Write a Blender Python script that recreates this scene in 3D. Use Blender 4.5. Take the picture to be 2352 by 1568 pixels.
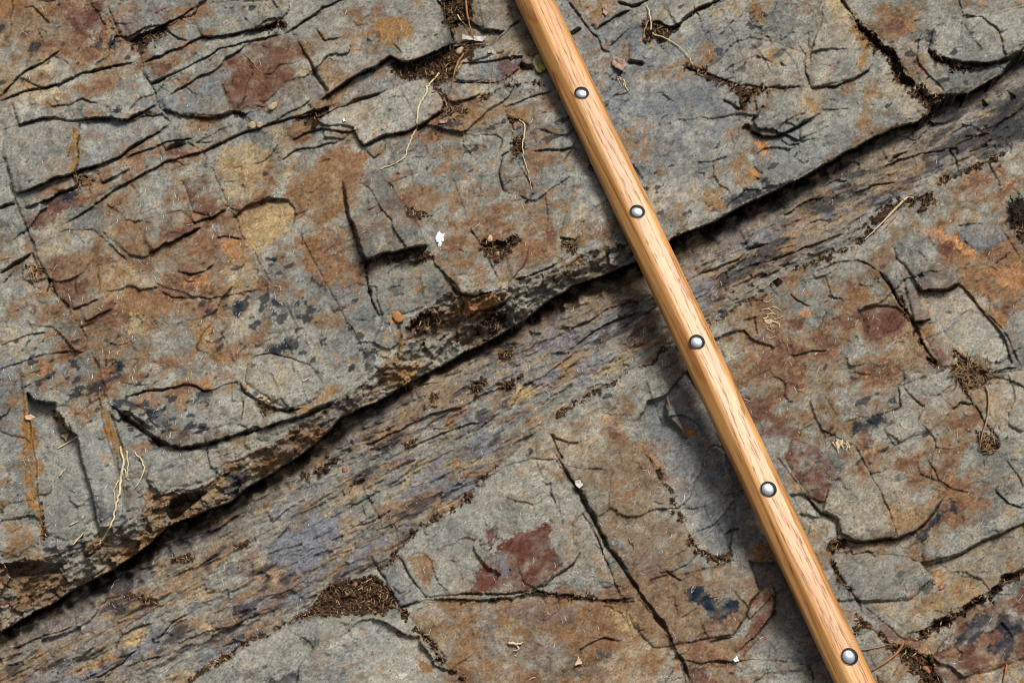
import bpy, math, random
import numpy as np
R = math.radians
for _o in list(bpy.data.objects): bpy.data.objects.remove(_o)
sc = bpy.context.scene

# ---------------------------------------------------------------- camera
TILT = R(26.0); DIST = 1.04; LENS = 50.0; SENS = 36.0
U = 0.75 / 2352.0                                   # one working unit = 0.32 mm
cam_d = bpy.data.cameras.new('camera'); cam = bpy.data.objects.new('camera', cam_d)
sc.collection.objects.link(cam); sc.camera = cam
cam_d.lens = LENS; cam_d.sensor_width = SENS; cam_d.clip_start = 0.01; cam_d.clip_end = 100
CAM = np.array([0.0, -math.sin(TILT) * DIST, math.cos(TILT) * DIST])
cam.location = CAM; cam.rotation_euler = (TILT, 0, 0)

# ---------------------------------------------------------------- light
SUN_DIR = np.array([0.38, 0.52, 1.0]); SUN_DIR /= np.linalg.norm(SUN_DIR)
SUN_EL = math.asin(SUN_DIR[2]); SUN_AZ = math.atan2(SUN_DIR[0], SUN_DIR[1])
sun_d = bpy.data.lights.new('sun', 'SUN'); sun = bpy.data.objects.new('sun', sun_d)
sc.collection.objects.link(sun)
sun_d.energy = 2.3; sun_d.angle = R(23); sun_d.color = (1.0, 0.98, 0.95)
from mathutils import Vector
sun.rotation_euler = Vector(SUN_DIR).to_track_quat('Z', 'Y').to_euler()
sun.location = (1, 1, 2)
w = bpy.data.worlds.new('World'); sc.world = w; w.use_nodes = True
nt = w.node_tree; nt.nodes.clear()
wo = nt.nodes.new('ShaderNodeOutputWorld'); bg = nt.nodes.new('ShaderNodeBackground')
sky = nt.nodes.new('ShaderNodeTexSky'); sky.sky_type = 'NISHITA'; sky.sun_disc = False
sky.sun_elevation = SUN_EL; sky.sun_rotation = SUN_AZ; sky.air_density = 1.0; sky.dust_density = 3.0
hs = nt.nodes.new('ShaderNodeHueSaturation'); hs.inputs['Saturation'].default_value = 0.30   # overcast: greyed sky
nt.links.new(sky.outputs[0], hs.inputs['Color'])
# the place is shut in by trees: only the upper part of the sky is open
geo = nt.nodes.new('ShaderNodeTexCoord'); sxyz = nt.nodes.new('ShaderNodeSeparateXYZ'); nt.links.new(geo.outputs['Generated'], sxyz.inputs[0])
open_ = nt.nodes.new('ShaderNodeMapRange'); open_.interpolation_type = 'SMOOTHSTEP'; nt.links.new(sxyz.outputs[2], open_.inputs[0])
for _i, _v in ((1, 0.62), (2, 0.82), (3, 0.16), (4, 1.8)): open_.inputs[_i].default_value = _v
mul = nt.nodes.new('ShaderNodeMixRGB'); mul.blend_type = 'MULTIPLY'; mul.inputs[0].default_value = 1.0
nt.links.new(hs.outputs[0], mul.inputs[1]); nt.links.new(open_.outputs[0], mul.inputs[2])
nt.links.new(mul.outputs[0], bg.inputs[0]); bg.inputs[1].default_value = 0.06
nt.links.new(bg.outputs[0], wo.inputs[0])
sc.cycles.filter_width = 1.05
sc.view_settings.view_transform = 'Standard'; sc.view_settings.look = 'None'
sc.view_settings.exposure = 0.5; sc.view_settings.gamma = 1

# ---------------------------------------------------------------- grid over the rock face
S = 2.2
inx = np.arange(-240, 2594, S); iny = np.arange(-240, 1810, S)
mar = np.cumsum(np.linspace(4, 50, 14))
XS = np.concatenate([inx[0] - mar[::-1], inx, inx[-1] + mar])
YS = np.concatenate([iny[0] - mar[::-1], iny, iny[-1] + mar])
NX, NY = len(XS), len(YS)
X, Y = np.meshgrid(XS.astype(np.float32), YS.astype(np.float32))
FX = np.fft.rfftfreq(NX, S)[None, :]; FY = np.fft.fftfreq(NY, S)[:, None]

def noise(seed, lmin, lmax, beta=1.5, ang=0.0, aniso=1.0):
    """band-limited fractal field, std 1; aniso > 1 stretches it along ang (degrees, image axes, y down)"""
    rng = np.random.default_rng(seed)
    wn = rng.standard_normal((NY, NX)).astype(np.float32)
    a = R(ang); fu = FX * math.cos(a) + FY * math.sin(a); fv = -FX * math.sin(a) + FY * math.cos(a)
    k = np.sqrt((fu * aniso) ** 2 + fv ** 2) + 1e-9
    amp = k ** (-beta) * (1 / (1 + (k * lmin) ** 6)) * (1 / (1 + (1 / (k * lmax)) ** 6))
    f = np.fft.irfft2(np.fft.rfft2(wn) * amp, s=(NY, NX)).astype(np.float32)
    return (f - f.mean()) / f.std()

def ss(a, b, x):
    t = np.clip((x - a) / (b - a), 0, 1); return t * t * (3 - 2 * t)

wxa = noise(1, 22, 150, 1.7); wya = noise(2, 22, 150, 1.7)
wxb = noise(3, 6, 16, 1.0); wyb = noise(4, 6, 16, 1.0)
wxs = noise(6, 40, 260, 2.0); wys = noise(7, 40, 260, 2.0)
XW = X + wxa * 1.3 + wxb * 0.4; YW = Y + wya * 1.3 + wyb * 0.4      # crack and block edges: a little ragged
XV = X + wya * 5 + wyb * 2.5; YV = Y + wxa * 5 + wxb * 2.5          # stains: more ragged
wvar = noise(5, 20, 160, 1.2)

def T(c, r, pts):
    return [(784.0 * c + x / 3.0 if c < 2 else 1567 + x / 3.0, 522.5 * r + y / 3.0) for x, y in pts]

def window(pts, pad):
    a = np.asarray(pts, float)
    i0, i1 = np.searchsorted(XS, [a[:, 0].min() - pad, a[:, 0].max() + pad])
    j0, j1 = np.searchsorted(YS, [a[:, 1].min() - pad, a[:, 1].max() + pad])
    return slice(max(j0, 0), max(j1, 1)), slice(max(i0, 0), max(i1, 1))

def line_field(pts, rad, xa, ya):
    """distance to the polyline, side (+1 = upper side of a left-to-right line), 0..1 along it"""
    win = window(pts, rad + 14)
    x = xa[win]; y = ya[win]
    D = np.full(x.shape, 1e6, np.float32); SD = np.ones_like(D); TT = np.zeros_like(D)
    p = np.asarray(pts, float); L = np.hypot(*(p[1:] - p[:-1]).T); tot = L.sum(); acc = 0
    for i in range(len(p) - 1):
        w2 = window(p[i:i + 2], rad + 14)
        sl = (slice(w2[0].start - win[0].start, w2[0].stop - win[0].start),
              slice(w2[1].start - win[1].start, w2[1].stop - win[1].start))
        xx = x[sl]; yy = y[sl]
        dx, dy = p[i + 1] - p[i]; l2 = dx * dx + dy * dy + 1e-9
        t = np.clip(((xx - p[i, 0]) * dx + (yy - p[i, 1]) * dy) / l2, 0, 1)
        d = np.hypot(xx - p[i, 0] - t * dx, yy - p[i, 1] - t * dy)
        m = d < D[sl]
        sd = np.where(dx * (yy - p[i, 1]) - dy * (xx - p[i, 0]) < 0, 1.0, -1.0)
        D[sl][m] = d[m]; SD[sl][m] = sd[m]; TT[sl][m] = ((acc + t * L[i]) / tot)[m]
        acc += L[i]
    return win, D, SD, TT

def poly_field(pts, rad, xa, ya):
    """signed distance, + inside"""
    win = window(pts, rad + 14)
    x = xa[win]; y = ya[win]
    D = np.full(x.shape, 1e6, np.float32); ins = np.zeros(x.shape, bool)
    p = np.asarray(list(pts) + [pts[0]], float)
    for i in range(len(p) - 1):
        x0, y0 = p[i]; x1, y1 = p[i + 1]; dx = x1 - x0; dy = y1 - y0
        t = np.clip(((x - x0) * dx + (y - y0) * dy) / (dx * dx + dy * dy + 1e-9), 0, 1)
        np.minimum(D, np.hypot(x - x0 - t * dx, y - y0 - t * dy), out=D)
        if dy != 0:
            c = (y0 > y) != (y1 > y)
            ins ^= c & (x < dx * (y - y0) / dy + x0)
    return win, np.where(ins, D, -D)

def smooth_line(pts, n=3):
    p = np.asarray(pts, float)
    out = []
    for i in range(len(p) - 1):
        a = p[max(i - 1, 0)]; b = p[i]; c = p[i + 1]; d = p[min(i + 2, len(p) - 1)]
        for k in range(n):
            t = k / n
            out.append(0.5 * (2 * b + (c - a) * t + (2 * a - 5 * b + 4 * c - d) * t * t + (3 * b - a - 3 * c + d) * t ** 3))
    out.append(p[-1]); return np.array(out)

# ---------------------------------------------------------------- big shape of the face
EDGE_LOW = [(-400, 1660), (-150, 1520), (0, 1450), (70, 1412), (133, 1378), (205, 1335), (283, 1293), (330, 1262), (372, 1225), (383, 1208), (440, 1187), (490, 1166), (533, 1150), (567, 1120),
    (633, 1082), (690, 1046), (740, 1005), (784, 958), (867, 922), (950, 872), (1017, 839), (1067, 809), (1117, 786), (1170, 756), (1217, 722), (1267, 686), (1310, 660),
    (1350, 646), (1400, 626), (1450, 606), (1500, 572), (1540, 550), (1617, 520), (1680, 486), (1753, 450), (1800, 428), (1850, 403), (1900, 374), (1967, 340), (2000, 320), (2047, 297), (2105, 284), (2132, 266),
    (2150, 240), (2180, 222), (2233, 212), (2300, 173), (2323, 138), (2352, 120), (2500, 50), (2900, -150)]
EDGE_TOP = [(-400, 1480), (-150, 1350), (0, 1292), (50, 1283), (133, 1267), (190, 1232), (233, 1204), (300, 1200), (326, 1175), (345, 1132), (370, 1138), (400, 1124), (433, 1122), (483, 1104),
    (515, 1068), (560, 1046), (620, 1012), (680, 984), (730, 950), (784, 912), (834, 874), (890, 830), (914, 800), (930, 760), (944, 730), (981, 705), (1037, 658), (1050, 676), (1084, 681), (1134, 669), (1177, 646),
    (1251, 622), (1301, 602), (1351, 574), (1417, 553), (1450, 560), (1500, 560), (1540, 546)] + [p for p in EDGE_LOW if p[0] > 1545]
SEAM = [(-400, 1900), (100, 1745), (380, 1590), (450, 1551), (500, 1518), (567, 1478), (633, 1438), (700, 1400), (735, 1362), (790, 1330), (850, 1312), (862, 1305), (907, 1275), (951, 1222), (964, 1202), (1011, 1185), (1061, 1155), (1094, 1112),
    (1137, 1072), (1174, 1045), (1220, 1000), (1284, 946), (1351, 913), (1404, 876), (1451, 849), (1501, 823), (1544, 796), (1620, 746), (1677, 712), (1754, 676), (1767, 652),
    (1807, 632), (1850, 602), (1900, 589), (1967, 556), (2013, 522), (2050, 480), (2133, 430), (2200, 400), (2267, 367), (2352, 333), (2600, 220), (2950, 60)]
def above(line): return [(-1200, -900), (-1200, line[0][1] + 300)] + line + [(3300, -900)]
BIG = (slice(None), slice(None))
def full_sd(line, xa=None, ya=None):
    win, sd = poly_field(above(line), 3000, XW if xa is None else xa, YW if ya is None else ya)
    out = np.full(X.shape, -1e4, np.float32); out[win] = sd; return out
sdL = full_sd(EDGE_LOW); sdT = full_sd(EDGE_TOP); sdS = full_sd(SEAM)
upper = ss(-2.0, 2.0, sdL); upperT = ss(-5, 5, sdT); lower = ss(2.0, -2.0, sdS)
band = (1 - upper) * (1 - lower); shelf = upper * (1 - upperT)

BA = -27.0                                           # bedding direction in the picture
n_big = noise(10, 160, 1200, 1.6); n_mid = noise(11, 40, 300, 1.6, BA, 1.7)
n_t1 = noise(12, 26, 420, 1.75, BA, 1.8); n_t2 = noise(13, 14, 160, 1.55, BA, 2.2)
n_fin = noise(14, 5, 40, 1.25, BA, 1.5); n_grit = noise(15, 4.4, 11, 0.6)
n_band = noise(16, 7, 130, 1.35, BA - 1, 5.5); n_band2 = noise(17, 10, 300, 1.6, BA - 1, 6)
n_rub = noise(18, 10, 110, 1.35, BA, 1.5)
def terrace(f, k, edge=0.16):
    q = f * k; b = np.floor(q); fr = q - b
    return (b + ss(1 - edge, 1, fr) + 0.12 * fr) / k
def facets(seed, size, ang, aniso, slope, step, jit=4.0, sharp=True):
    """broken rock: cells, each a small plane of its own tilt and level; returns height and a value per cell"""
    rng = np.random.default_rng(seed); a = R(ang); xw = X + wxs * jit + wxb * .5; yw = Y + wys * jit + wyb * .5
    u = (xw * math.cos(a) + yw * math.sin(a)) / (size * aniso); v = (-xw * math.sin(a) + yw * math.cos(a)) / size
    iu = np.floor(u).astype(np.int32); iv = np.floor(v).astype(np.int32); u0 = iu.min() - 2; v0 = iv.min() - 2
    nu = iu.max() - u0 + 3; nv = iv.max() - v0 + 3
    ju, jv = rng.uniform(0.1, .9, (2, nu, nv)).astype(np.float32); gx, gy = rng.normal(0, slope, (2, nu, nv)).astype(np.float32); lv, vl = rng.normal(0, 1, (2, nu, nv)).astype(np.float32)
    best = np.full(X.shape, 1e9, np.float32); h = np.zeros_like(best); val = np.zeros_like(best)
    for du in (-1, 0, 1):
        for dv in (-1, 0, 1):
            cu = iu + du - u0; cv = iv + dv - v0
            pu = u - (iu + du + ju[cu, cv]); pv = v - (iv + dv + jv[cu, cv]); d = np.abs(pu) ** 2 + np.abs(pv) ** 2 + .35 * np.maximum(np.abs(pu), np.abs(pv))
            m = d < best; best[m] = d[m]
            h[m] = (gx[cu, cv] * pu * size * aniso + gy[cu, cv] * pv * size + step * lv[cu, cv])[m]; val[m] = vl[cu, cv][m]
    return h, val
H = np.zeros(X.shape, np.float32)
H += lower * (2 + 3 * n_big) + upper * (np.interp(X, [-500, 1300, 1850, 2080, 2200], [80, 78, 62, 36, 30]).astype(np.float32) + 3 * n_big)
crev = np.clip(0.62 + 0.30 * wvar, 0.15, 1.2)
dB = np.clip(-sdL, 0, 1e4)                            # depth below the ledge, into the crevice
crevpow = np.interp(X, [-500, 430, 520, 760, 900, 1200, 1300, 1470, 1540, 1900, 2030, 2300], [1.1, 1.1, .8, .8, .55, .6, 1.15, 1.15, .95, .9, .25, .15]).astype(np.float32)
H -= band * (32 * np.exp(-dB / 70) * 1.0 + 84 * np.exp(-(dB / (30 * crevpow + 3)) ** 1.6) * crev * crevpow)
H -= band * 5
dT = np.clip(sdT, 0, 1e4)
H -= upperT * (8 * np.exp(-dT / 8) + 9 * np.exp(-dT / 40))
dsh = np.clip(-sdT, 0, 1e4)
H -= shelf * (4 + 72 * np.clip(dsh / 95, 0, 1.1) ** 0.85 + 4.0 * terrace(noise(22, 10, 120, 1.4, BA, 3), 1.0, 0.10))
# a smooth dip where the band meets the shelf of slabs, and the gentle roll of the layers
rough = 0.85 * upper + 0.75 * lower + 1.0 * band
flk = ss(0.0, 1.2, noise(19, 60, 500, 1.2)); flk2 = ss(0.2, 1.2, noise(20, 40, 300, 1.2))
fa, va = facets(101, 120, BA, 1.7, 0.036, 0.9, 9.0); fb, vb = facets(102, 46, BA + 8, 1.6, 0.060, 0.45, 6); fc, vc = facets(103, 19, BA, 1.5, 0.12, 0.3, 3.5)
fd, vd = facets(104, 26, BA - 1, 4.0, 0.11, 1.9, 4.0); fe, ve = facets(105, 11, BA + 2, 4.5, 0.14, 0.9, 2.5)
fg, vg = facets(106, 34, BA - 10, 1.5, 0.30, 4.2, 4.0); fh, vh = facets(107, 14, BA - 10, 1.5, 0.32, 1.5, 2.0)
slabs = 1 - band - shelf
H += slabs * (2.2 * n_mid + 1.2 * n_t1 + fa + (.35 + .65 * flk) * fb + (.15 + .6 * flk2) * fc + (0.25 + flk) * 1.5 * terrace(n_t1, 1.0, 0.06))
H += band * (2.5 * n_mid + 2.4 * n_band + 0.6 * fd + (.1 + .35 * flk) * fe + 2.6 * n_band2 + (0.5 + flk) * 1.5 * terrace(n_band2, 1.0, 0.12) + (0.3 + flk2) * 1.4 * terrace(noise(21, 12, 160, 1.5, BA + 4, 3.2), 1.0, 0.10))
n_spl = noise(23, 4.6, 60, 1.2, BA - 1, 4.0)
H += band * (1.1 * n_spl + .5 * flk * fe)
H += shelf * (fg + fh + 2.0 * n_rub)
FINE = 0.75 + 0.5 * shelf + 0.35 * band                # multiplies fine relief, lowered on smooth slabs

# ---------------------------------------------------------------- colours
def lin(c):
    c = np.asarray(c, float) / 255.0
    return np.where(c <= 0.04045, c / 12.92, ((c + 0.055) / 1.055) ** 2.4).astype(np.float32)
PAL = {k: lin(v) for k, v in dict(
    G=(137, 134, 122), GL=(160, 155, 140), GB=(112, 115, 115), GD=(80, 81, 79), RB=(94, 62, 49), RU=(126, 94, 64),
    OR=(160, 120, 80), OC=(138, 104, 62), TN=(166, 142, 102), BB=(43, 46, 51), PU=(106, 88, 80), LV=(112, 114, 121),
    SO=(64, 49, 37), OS=(174, 122, 76), BR=(120, 104, 83), DB=(80, 62, 48), WH=(215, 212, 205), OL=(128, 118, 92)).items()}
COL = np.zeros(X.shape + (3,), np.float32)
def mixc(m, col):
    global COL
    COL += m[..., None] * (PAL[col] - COL)
c1 = noise(30, 60, 700, 1.4); c2 = noise(31, 40, 500, 1.3); c3 = noise(32, 20, 300, 1.3, BA, 1.6); c4 = noise(33, 12, 160, 1.2, BA, 1.4)
c5 = noise(34, 8, 90, 1.0); c6 = noise(35, 8, 120, 1.1, BA, 3.0); c7 = noise(36, 10, 200, 1.3); c8 = noise(37, 5, 14, 0.6)
def blob(cx, cy, rx, ry, ang=0):
    a = R(ang); dx = X - cx; dy = Y - cy
    return np.exp(-(((dx * math.cos(a) + dy * math.sin(a)) / rx) ** 2 + ((-dx * math.sin(a) + dy * math.cos(a)) / ry) ** 2))
COL[:] = PAL['G']
rustz = np.clip(0.9 * blob(120, 20, 330, 190, -20) + 0.62 * blob(430, 520, 520, 220, -25) + 0.6 * blob(300, 700, 360, 120, -20) + 0.6 * blob(1190, 530, 170, 150) + 0.5 * blob(960, 560, 150, 120)
    + 0.95 * blob(1800, 800, 300, 230, 20) + 0.8 * blob(2230, 640, 200, 260, 40) + 0.9 * blob(1300, 1450, 360, 170) + 0.7 * blob(2100, 1180, 300, 180, -20)
    + 0.8 * blob(2250, 1500, 250, 170) + 0.7 * blob(1400, 1100, 120, 250, -30) + 0.5 * blob(1990, 60, 160, 100) + 0.35 * blob(1100, 300, 160, 120) + 0.6 * blob(1640, 1400, 200, 120)
    + 0.35 * blob(2000, 200, 200, 140) + 0.4 * blob(400, 880, 400, 100, -20) + .4 * blob(600, 170, 320, 150), 0, 1.15)
coolz = np.clip(0.9 * blob(1560, 250, 260, 260) + 0.6 * blob(1290, 420, 130, 160) + 0.5 * blob(900, 260, 200, 120) + 0.6 * blob(100, 1120, 200, 170) + 0.5 * blob(700, 1530, 260, 120)
    + 0.8 * blob(1620, 1100, 130, 260, -30) + 0.7 * blob(1780, 1400, 100, 160) + 0.5 * blob(120, 420, 220, 120) + 0.5 * blob(420, 110, 200, 100) + 0.4 * blob(900, 700, 140, 120) + .5 * blob(1450, 120, 200, 150), 0, 1)
mixc(ss(0.0, 1.3, c1) * 0.55, 'GL'); mixc(ss(0.1, 1.4, c2 + .45 * c5 + .2 * c8) * 0.62, 'GD')
mixc(np.clip(coolz * (0.65 + 0.3 * c4), 0, 0.9), 'GB')
mixc(ss(0.2, 1.1, c2 + 0.6 * c4) * coolz * 0.35, 'GD')
r1 = rustz + 0.28 * c3 + 0.18 * c4 + .10 * va + .10 * vb - 0.14
mixc(ss(0.3, 1.3, -c1 * .7 + .5 * c4) * .45, 'GB'); mixc(ss(0.05, 0.55, r1) * 0.7, 'BR')
mixc(ss(0.56, 0.70, r1 + 0.12 * c5 + .07 * c8) * 0.66, 'RU')
mixc(ss(0.98, 1.08, r1 + 0.2 * c7 + 0.08 * c5 + .06 * c8) * 0.6, 'RB')
mixc(ss(2.2, 2.6, c7 + 0.35 * c5 + 0.5 * rustz) * 0.5, 'OR')
mixc(ss(1.15, 1.35, c1 * 0.6 + c5 * 0.35 - c3 * 0.5 + .12 * c8 + 0.25 * rustz) * 0.4, 'TN')
# the sheared layer: grey-brown flakes, lavender grey that paints in a bluish sheen, rust and pale chips
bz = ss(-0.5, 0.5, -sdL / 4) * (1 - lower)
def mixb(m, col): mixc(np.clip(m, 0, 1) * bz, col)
cb1 = noise(40, 14, 220, 1.4, BA, 2.6); cb2 = noise(41, 14, 200, 1.3, BA, 2.2); cb3 = noise(42, 12, 240, 1.4, BA, 2.6)
mixb(np.full(X.shape, 0.85, np.float32), 'G'); mixb(ss(-0.6, 0.9, n_band2 + .5 * vd) * 0.6, 'BR')
mixb(ss(0.0, 0.9, .8 * cb3 + .3 * vd + .2 * c6) * 0.7, 'LV'); mixb(ss(0.4, 1.3, .8 * c6 + .25 * ve) * 0.4, 'GD')
mixb(ss(0.6, 0.9, cb1 + .3 * vd + .3 * n_spl) * 0.6, 'RU'); mixb(ss(1.3, 1.5, cb2 + .35 * ve + .25 * n_spl) * 0.45, 'TN'); mixb(ss(0.3, 1.0, n_spl + .4 * n_band) * .35, 'DB')
mixb(ss(1.6, 1.9, noise(43, 10, 120, 1.2, BA, 2.2) + .3 * ve) * 0.5, 'OC')
mixb(np.exp(-dB / 60) * 0.6, 'BR'); mixb(np.exp(-dB / 30) * 0.4 * ss(-0.4, 0.8, c6 + c4), 'DB')  # browner and darker under the ledge: its shade is put into the colour
mixb(ss(0.5, 0.85, cb1 * 0.3 - cb2 * .3 + .25 * ve + 0.9 * blob(2270, 260, 170, 100, -25) + 0.45 * blob(2000, 420, 200, 60, -27) + .35 * blob(1750, 650, 120, 50, -27)) * 0.75, 'BB')
# broken front of the ledge
mixc(shelf * np.clip(.45 + .3 * vg, 0, .9), 'BR'); mixc(shelf * ss(0.2, 1.2, vg * .7 + c1) * 0.55, 'OC'); mixc(shelf * ss(0.3, 1.2, vh + .5 * c4) * 0.35, 'DB'); mixc(shelf * ss(0.2, 1.0, c2 - .6 * vg) * 0.6, 'G')
# each flake shows its own tone
COL *= (1 + (1 - band) * (.055 * va + .045 * (.3 + flk) * vb) + band * (.04 * vd + .03 * ve + .10 * n_spl))[..., None]
# blue-black manganese crust on the upper face, in broken flecks
bbz = 0.75 * blob(640, 740, 210, 150) + 0.6 * blob(330, 960, 300, 70, 20) + 0.55 * blob(200, 860, 230, 60, 20) + 0.75 * blob(1700, 90, 120, 90) + 0.5 * blob(2130, 180, 120, 100) + 0.55 * blob(1700, 440, 150, 40, -25) \
    + 0.6 * blob(1240, 300, 190, 60) + 0.45 * blob(1480, 410, 140, 60) + 0.5 * blob(2030, 960, 150, 90) + 0.35 * blob(2200, 1120, 140, 60) + 0.6 * blob(2270, 1470, 130, 60, -20) + 0.5 * blob(120, 110, 300, 60, 10) + 0.4 * blob(1000, 850, 140, 60) \
    + .35 * blob(780, 980, 140, 40) + .4 * blob(300, 1180, 260, 60, -25)
mixc((1 - band) * ss(1.02, 1.16, bbz * 1.05 + 0.40 * noise(45, 12, 90, 1.2, BA, 1.8) + 0.12 * c5) * 0.85, 'BB')

STAINS = []; BLOCKS = []; CRACKS = []; SOILS = []; LUMPS = []
def stain(c, r, pts, col, a=0.8, e=3.0): STAINS.append((T(c, r, pts), 'OS' if col == 'OR' else col, min(1, a * 1.12), e * .7))
def block(c, r, pts, lift, tilt=(0, 0), edge=2.2, rnd=2.5, groove=2.5, fine=1.0, col=None, ca=0.4, thing=None): BLOCKS.append((T(c, r, pts), lift, tilt, edge, rnd, groove, fine, col, ca, thing))
def crack(c, r, pts, w=4, d=10, lip=0, L=40, dirt=0.6): CRACKS.append((T(c, r, pts), w, d, lip, L, dirt))
def soil(c, r, pts, depth=14, e=5): SOILS.append((T(c, r, pts), depth, e))
def soil_line(c, r, pts, wd=5, depth=6): SOILS.append((T(c, r, pts), depth, -wd * .66))
# ---------------------------------------------------------------- blocks: outline, lift, tilt; a label makes it a thing of its own
block(0, 0, [(80, 700), (140, 645), (420, 578), (560, 520), (780, 465), (940, 425), (1000, 520), (1075, 650), (1085, 735), (1000, 775), (880, 828), (700, 818), (540, 832), (300, 820), (130, 855)], 5, (0, .05), thing='grey-green block with straight shadowed lower edge and rounded right corner')
block(0, 0, [(20, 900), (120, 860), (300, 828), (540, 835), (500, 880), (490, 1000), (470, 1080), (520, 1130), (510, 1200), (400, 1225), (250, 1290), (110, 1338), (80, 1260), (20, 1060)], 7, (.01, .04), col='G', ca=.4, thing='squarish grey block with dark smudges, ochre chipped face along its right side')
block(0, 0, [(550, 845), (700, 826), (890, 838), (1010, 800), (1110, 785), (1185, 850), (1010, 955), (900, 1025), (800, 1105), (640, 1150), (520, 1195), (540, 1080), (530, 960)], 2, (0, .05), col='GB', ca=.45, thing='wedge-shaped blue-grey block narrowing to a point, beside the ochre-faced square block')
block(0, 0, [(140, 540), (370, 385), (480, 440), (500, 520), (410, 580), (280, 600)], 5, (.0, .06), thing='small oval grey block held between two cracks, above a thin tan layer')
block(0, 0, [(1090, 600), (1190, 645), (1340, 565), (1490, 490), (1530, 600), (1592, 765), (1480, 800), (1330, 785), (1180, 765), (1090, 740)], 5, (.02, .05), col='GB', ca=.55, thing='blue-grey block with rusty left end, next to a large red-brown block')
block(0, 0, [(1505, 480), (1560, 410), (1690, 330), (1730, 295), (1870, 245), (2040, 240), (2090, 330), (2080, 480), (1990, 560), (1880, 650), (1780, 740), (1610, 775), (1550, 620)], 2, col='RB', ca=.45, thing='large red-brown stained block with a thin wandering crack, beside a straight dark joint')
block(0, 0, [(1880, 650), (2000, 560), (2170, 505), (2235, 610), (2240, 660), (2140, 695), (2040, 760), (1880, 850), (1730, 870), (1650, 800), (1780, 750)], 1, (0, .03), col='GB', ca=.4)
block(0, 0, [(1245, 1240), (1380, 1222), (1470, 1210), (1545, 1420), (1440, 1490), (1335, 1465), (1290, 1340)], 4, (0, .04), rnd=4, col='RB', ca=.5, thing='small rounded rust-brown block scattered with pale fibres, touching a long straight joint')
block(0, 0, [(400, 1250), (540, 1215), (560, 1270), (530, 1300), (390, 1330)], 4, rnd=4, thing='small pale grey lump at the end of a soil-filled crack, with rootlets beside it')
block(0, 0, [(760, 1215), (830, 1185), (800, 1230), (690, 1265), (610, 1240), (640, 1195), (740, 1180)], 4)
block(0, 0, [(1460, 20), (1860, 0), (1930, 60), (1950, 130), (1750, 205), (1600, 240), (1400, 258), (1330, 150), (1350, 60)], 4, (0, .05), thing='grey block with a hooked crack, ending at a dark notch full of soil')
block(0, 0, [(730, -200), (1400, -200), (1440, 10), (1345, 40), (1230, 118), (1130, 185), (1030, 212), (900, 280), (835, 240), (750, 80)], 5, (0, .04), col='GB', ca=.3, thing='grey block with white scuffs overhanging a dark soil slot at the top edge')
block(0, 0, [(1700, 1420), (1860, 1385), (1995, 1390), (2040, 1440), (2010, 1560), (1960, 1640), (1760, 1730), (1640, 1600), (1600, 1500)], -5, col='TN', ca=.7, thing='flat tan-yellow block between two straight joints, under a dark curved lip')
block(0, 1, [(1040, 180), (1150, 112), (1290, 55), (1390, 5), (1250, -120), (1000, -60), (700, 20), (780, 90), (880, 190), (1000, 210)], 5, (0, .08), col='RU', ca=.3)
# top middle
block(1, 0, [(-400, -150), (655, -150), (715, 110), (745, 200), (778, 300), (650, 358), (500, 428), (420, 425), (335, 395), (200, 470), (0, 590), (-150, 690), (-90, 620), (-230, 410), (-300, 300), (-350, 200), (-250, 110), (0, -30)], 10, (.02, .04), thing='big grey-green block with a rusty tan patch, its right end dropping into a black hole')
block(1, 0, [(0, 745), (200, 665), (450, 572), (560, 552), (635, 592), (705, 690), (685, 772), (560, 858), (400, 915), (270, 955), (150, 1003), (92, 925), (70, 868), (0, 860), (-120, 870), (-200, 800)], 8, (0, .05), rnd=3, col='GL', ca=.4, thing='long pale grey slab rounded at its right end, crossed by a long pale root')
block(1, 0, [(170, 1012), (285, 950), (300, 1035), (280, 1080), (225, 1095), (180, 1060)], 4, rnd=3, thing='thumb-sized grey block tucked under the corner of the long pale slab')
block(1, 0, [(900, 372), (925, 310), (985, 300), (1030, 380), (960, 405), (895, 425)], 9, (0, .05), col='GB', ca=.5, thing='small triangular grey stone chip on litter near the wooden stick')
block(1, 0, [(885, -200), (1190, -200), (1290, 60), (1235, 135), (1120, 215), (1060, 205), (960, 210), (900, 120)], 3, (0, .04), col='BR', ca=.75, thing='smooth brown slab beside the wooden stick, with a dark gap along its lower edge')
block(1, 0, [(770, 150), (890, 140), (960, 218), (1060, 215), (1110, 225), (1000, 310), (900, 300), (800, 300)], -8, col='BR', ca=.7)
block(1, 0, [(1020, 320), (1240, 140), (1330, 260), (1400, 400), (1250, 380), (1080, 375)], -2, col='BR', ca=.6, thing='brown and grey slab half hidden under the wooden stick, with a diagonal crack above it')
block(1, 0, [(770, 560), (840, 440), (900, 430), (1000, 425), (1245, 390), (1240, 440), (1130, 545), (1010, 570), (880, 570)], -4, (0, .03), col='GB', ca=.65, thing='smooth bluish slab lying under a soil hollow, with litter along its top edge')
block(1, 0, [(1085, 1090), (1190, 1085), (1260, 1200), (1325, 1310), (1290, 1375), (1190, 1350), (1110, 1300), (1082, 1190)], 4, rnd=3, thing='small upright grey block beside a crack holding fine roots')
block(1, 0, [(5, 1250), (120, 1205), (250, 1172), (310, 1240), (410, 1370), (540, 1540), (592, 1680), (530, 1692), (400, 1722), (260, 1756), (165, 1785), (130, 1700), (90, 1568), (60, 1480), (30, 1340)], 19, (0, .05), rnd=2.5, col='GD', ca=.45, thing='raised dark grey four-sided block with crisp edges, in the middle of the upper rock face')
block(1, 1, [(170, 240), (290, 205), (590, 140), (700, 300), (730, 380), (600, 540), (440, 600), (250, 600), (180, 350)], 3, (0, .02), col='G', ca=.3)
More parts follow.
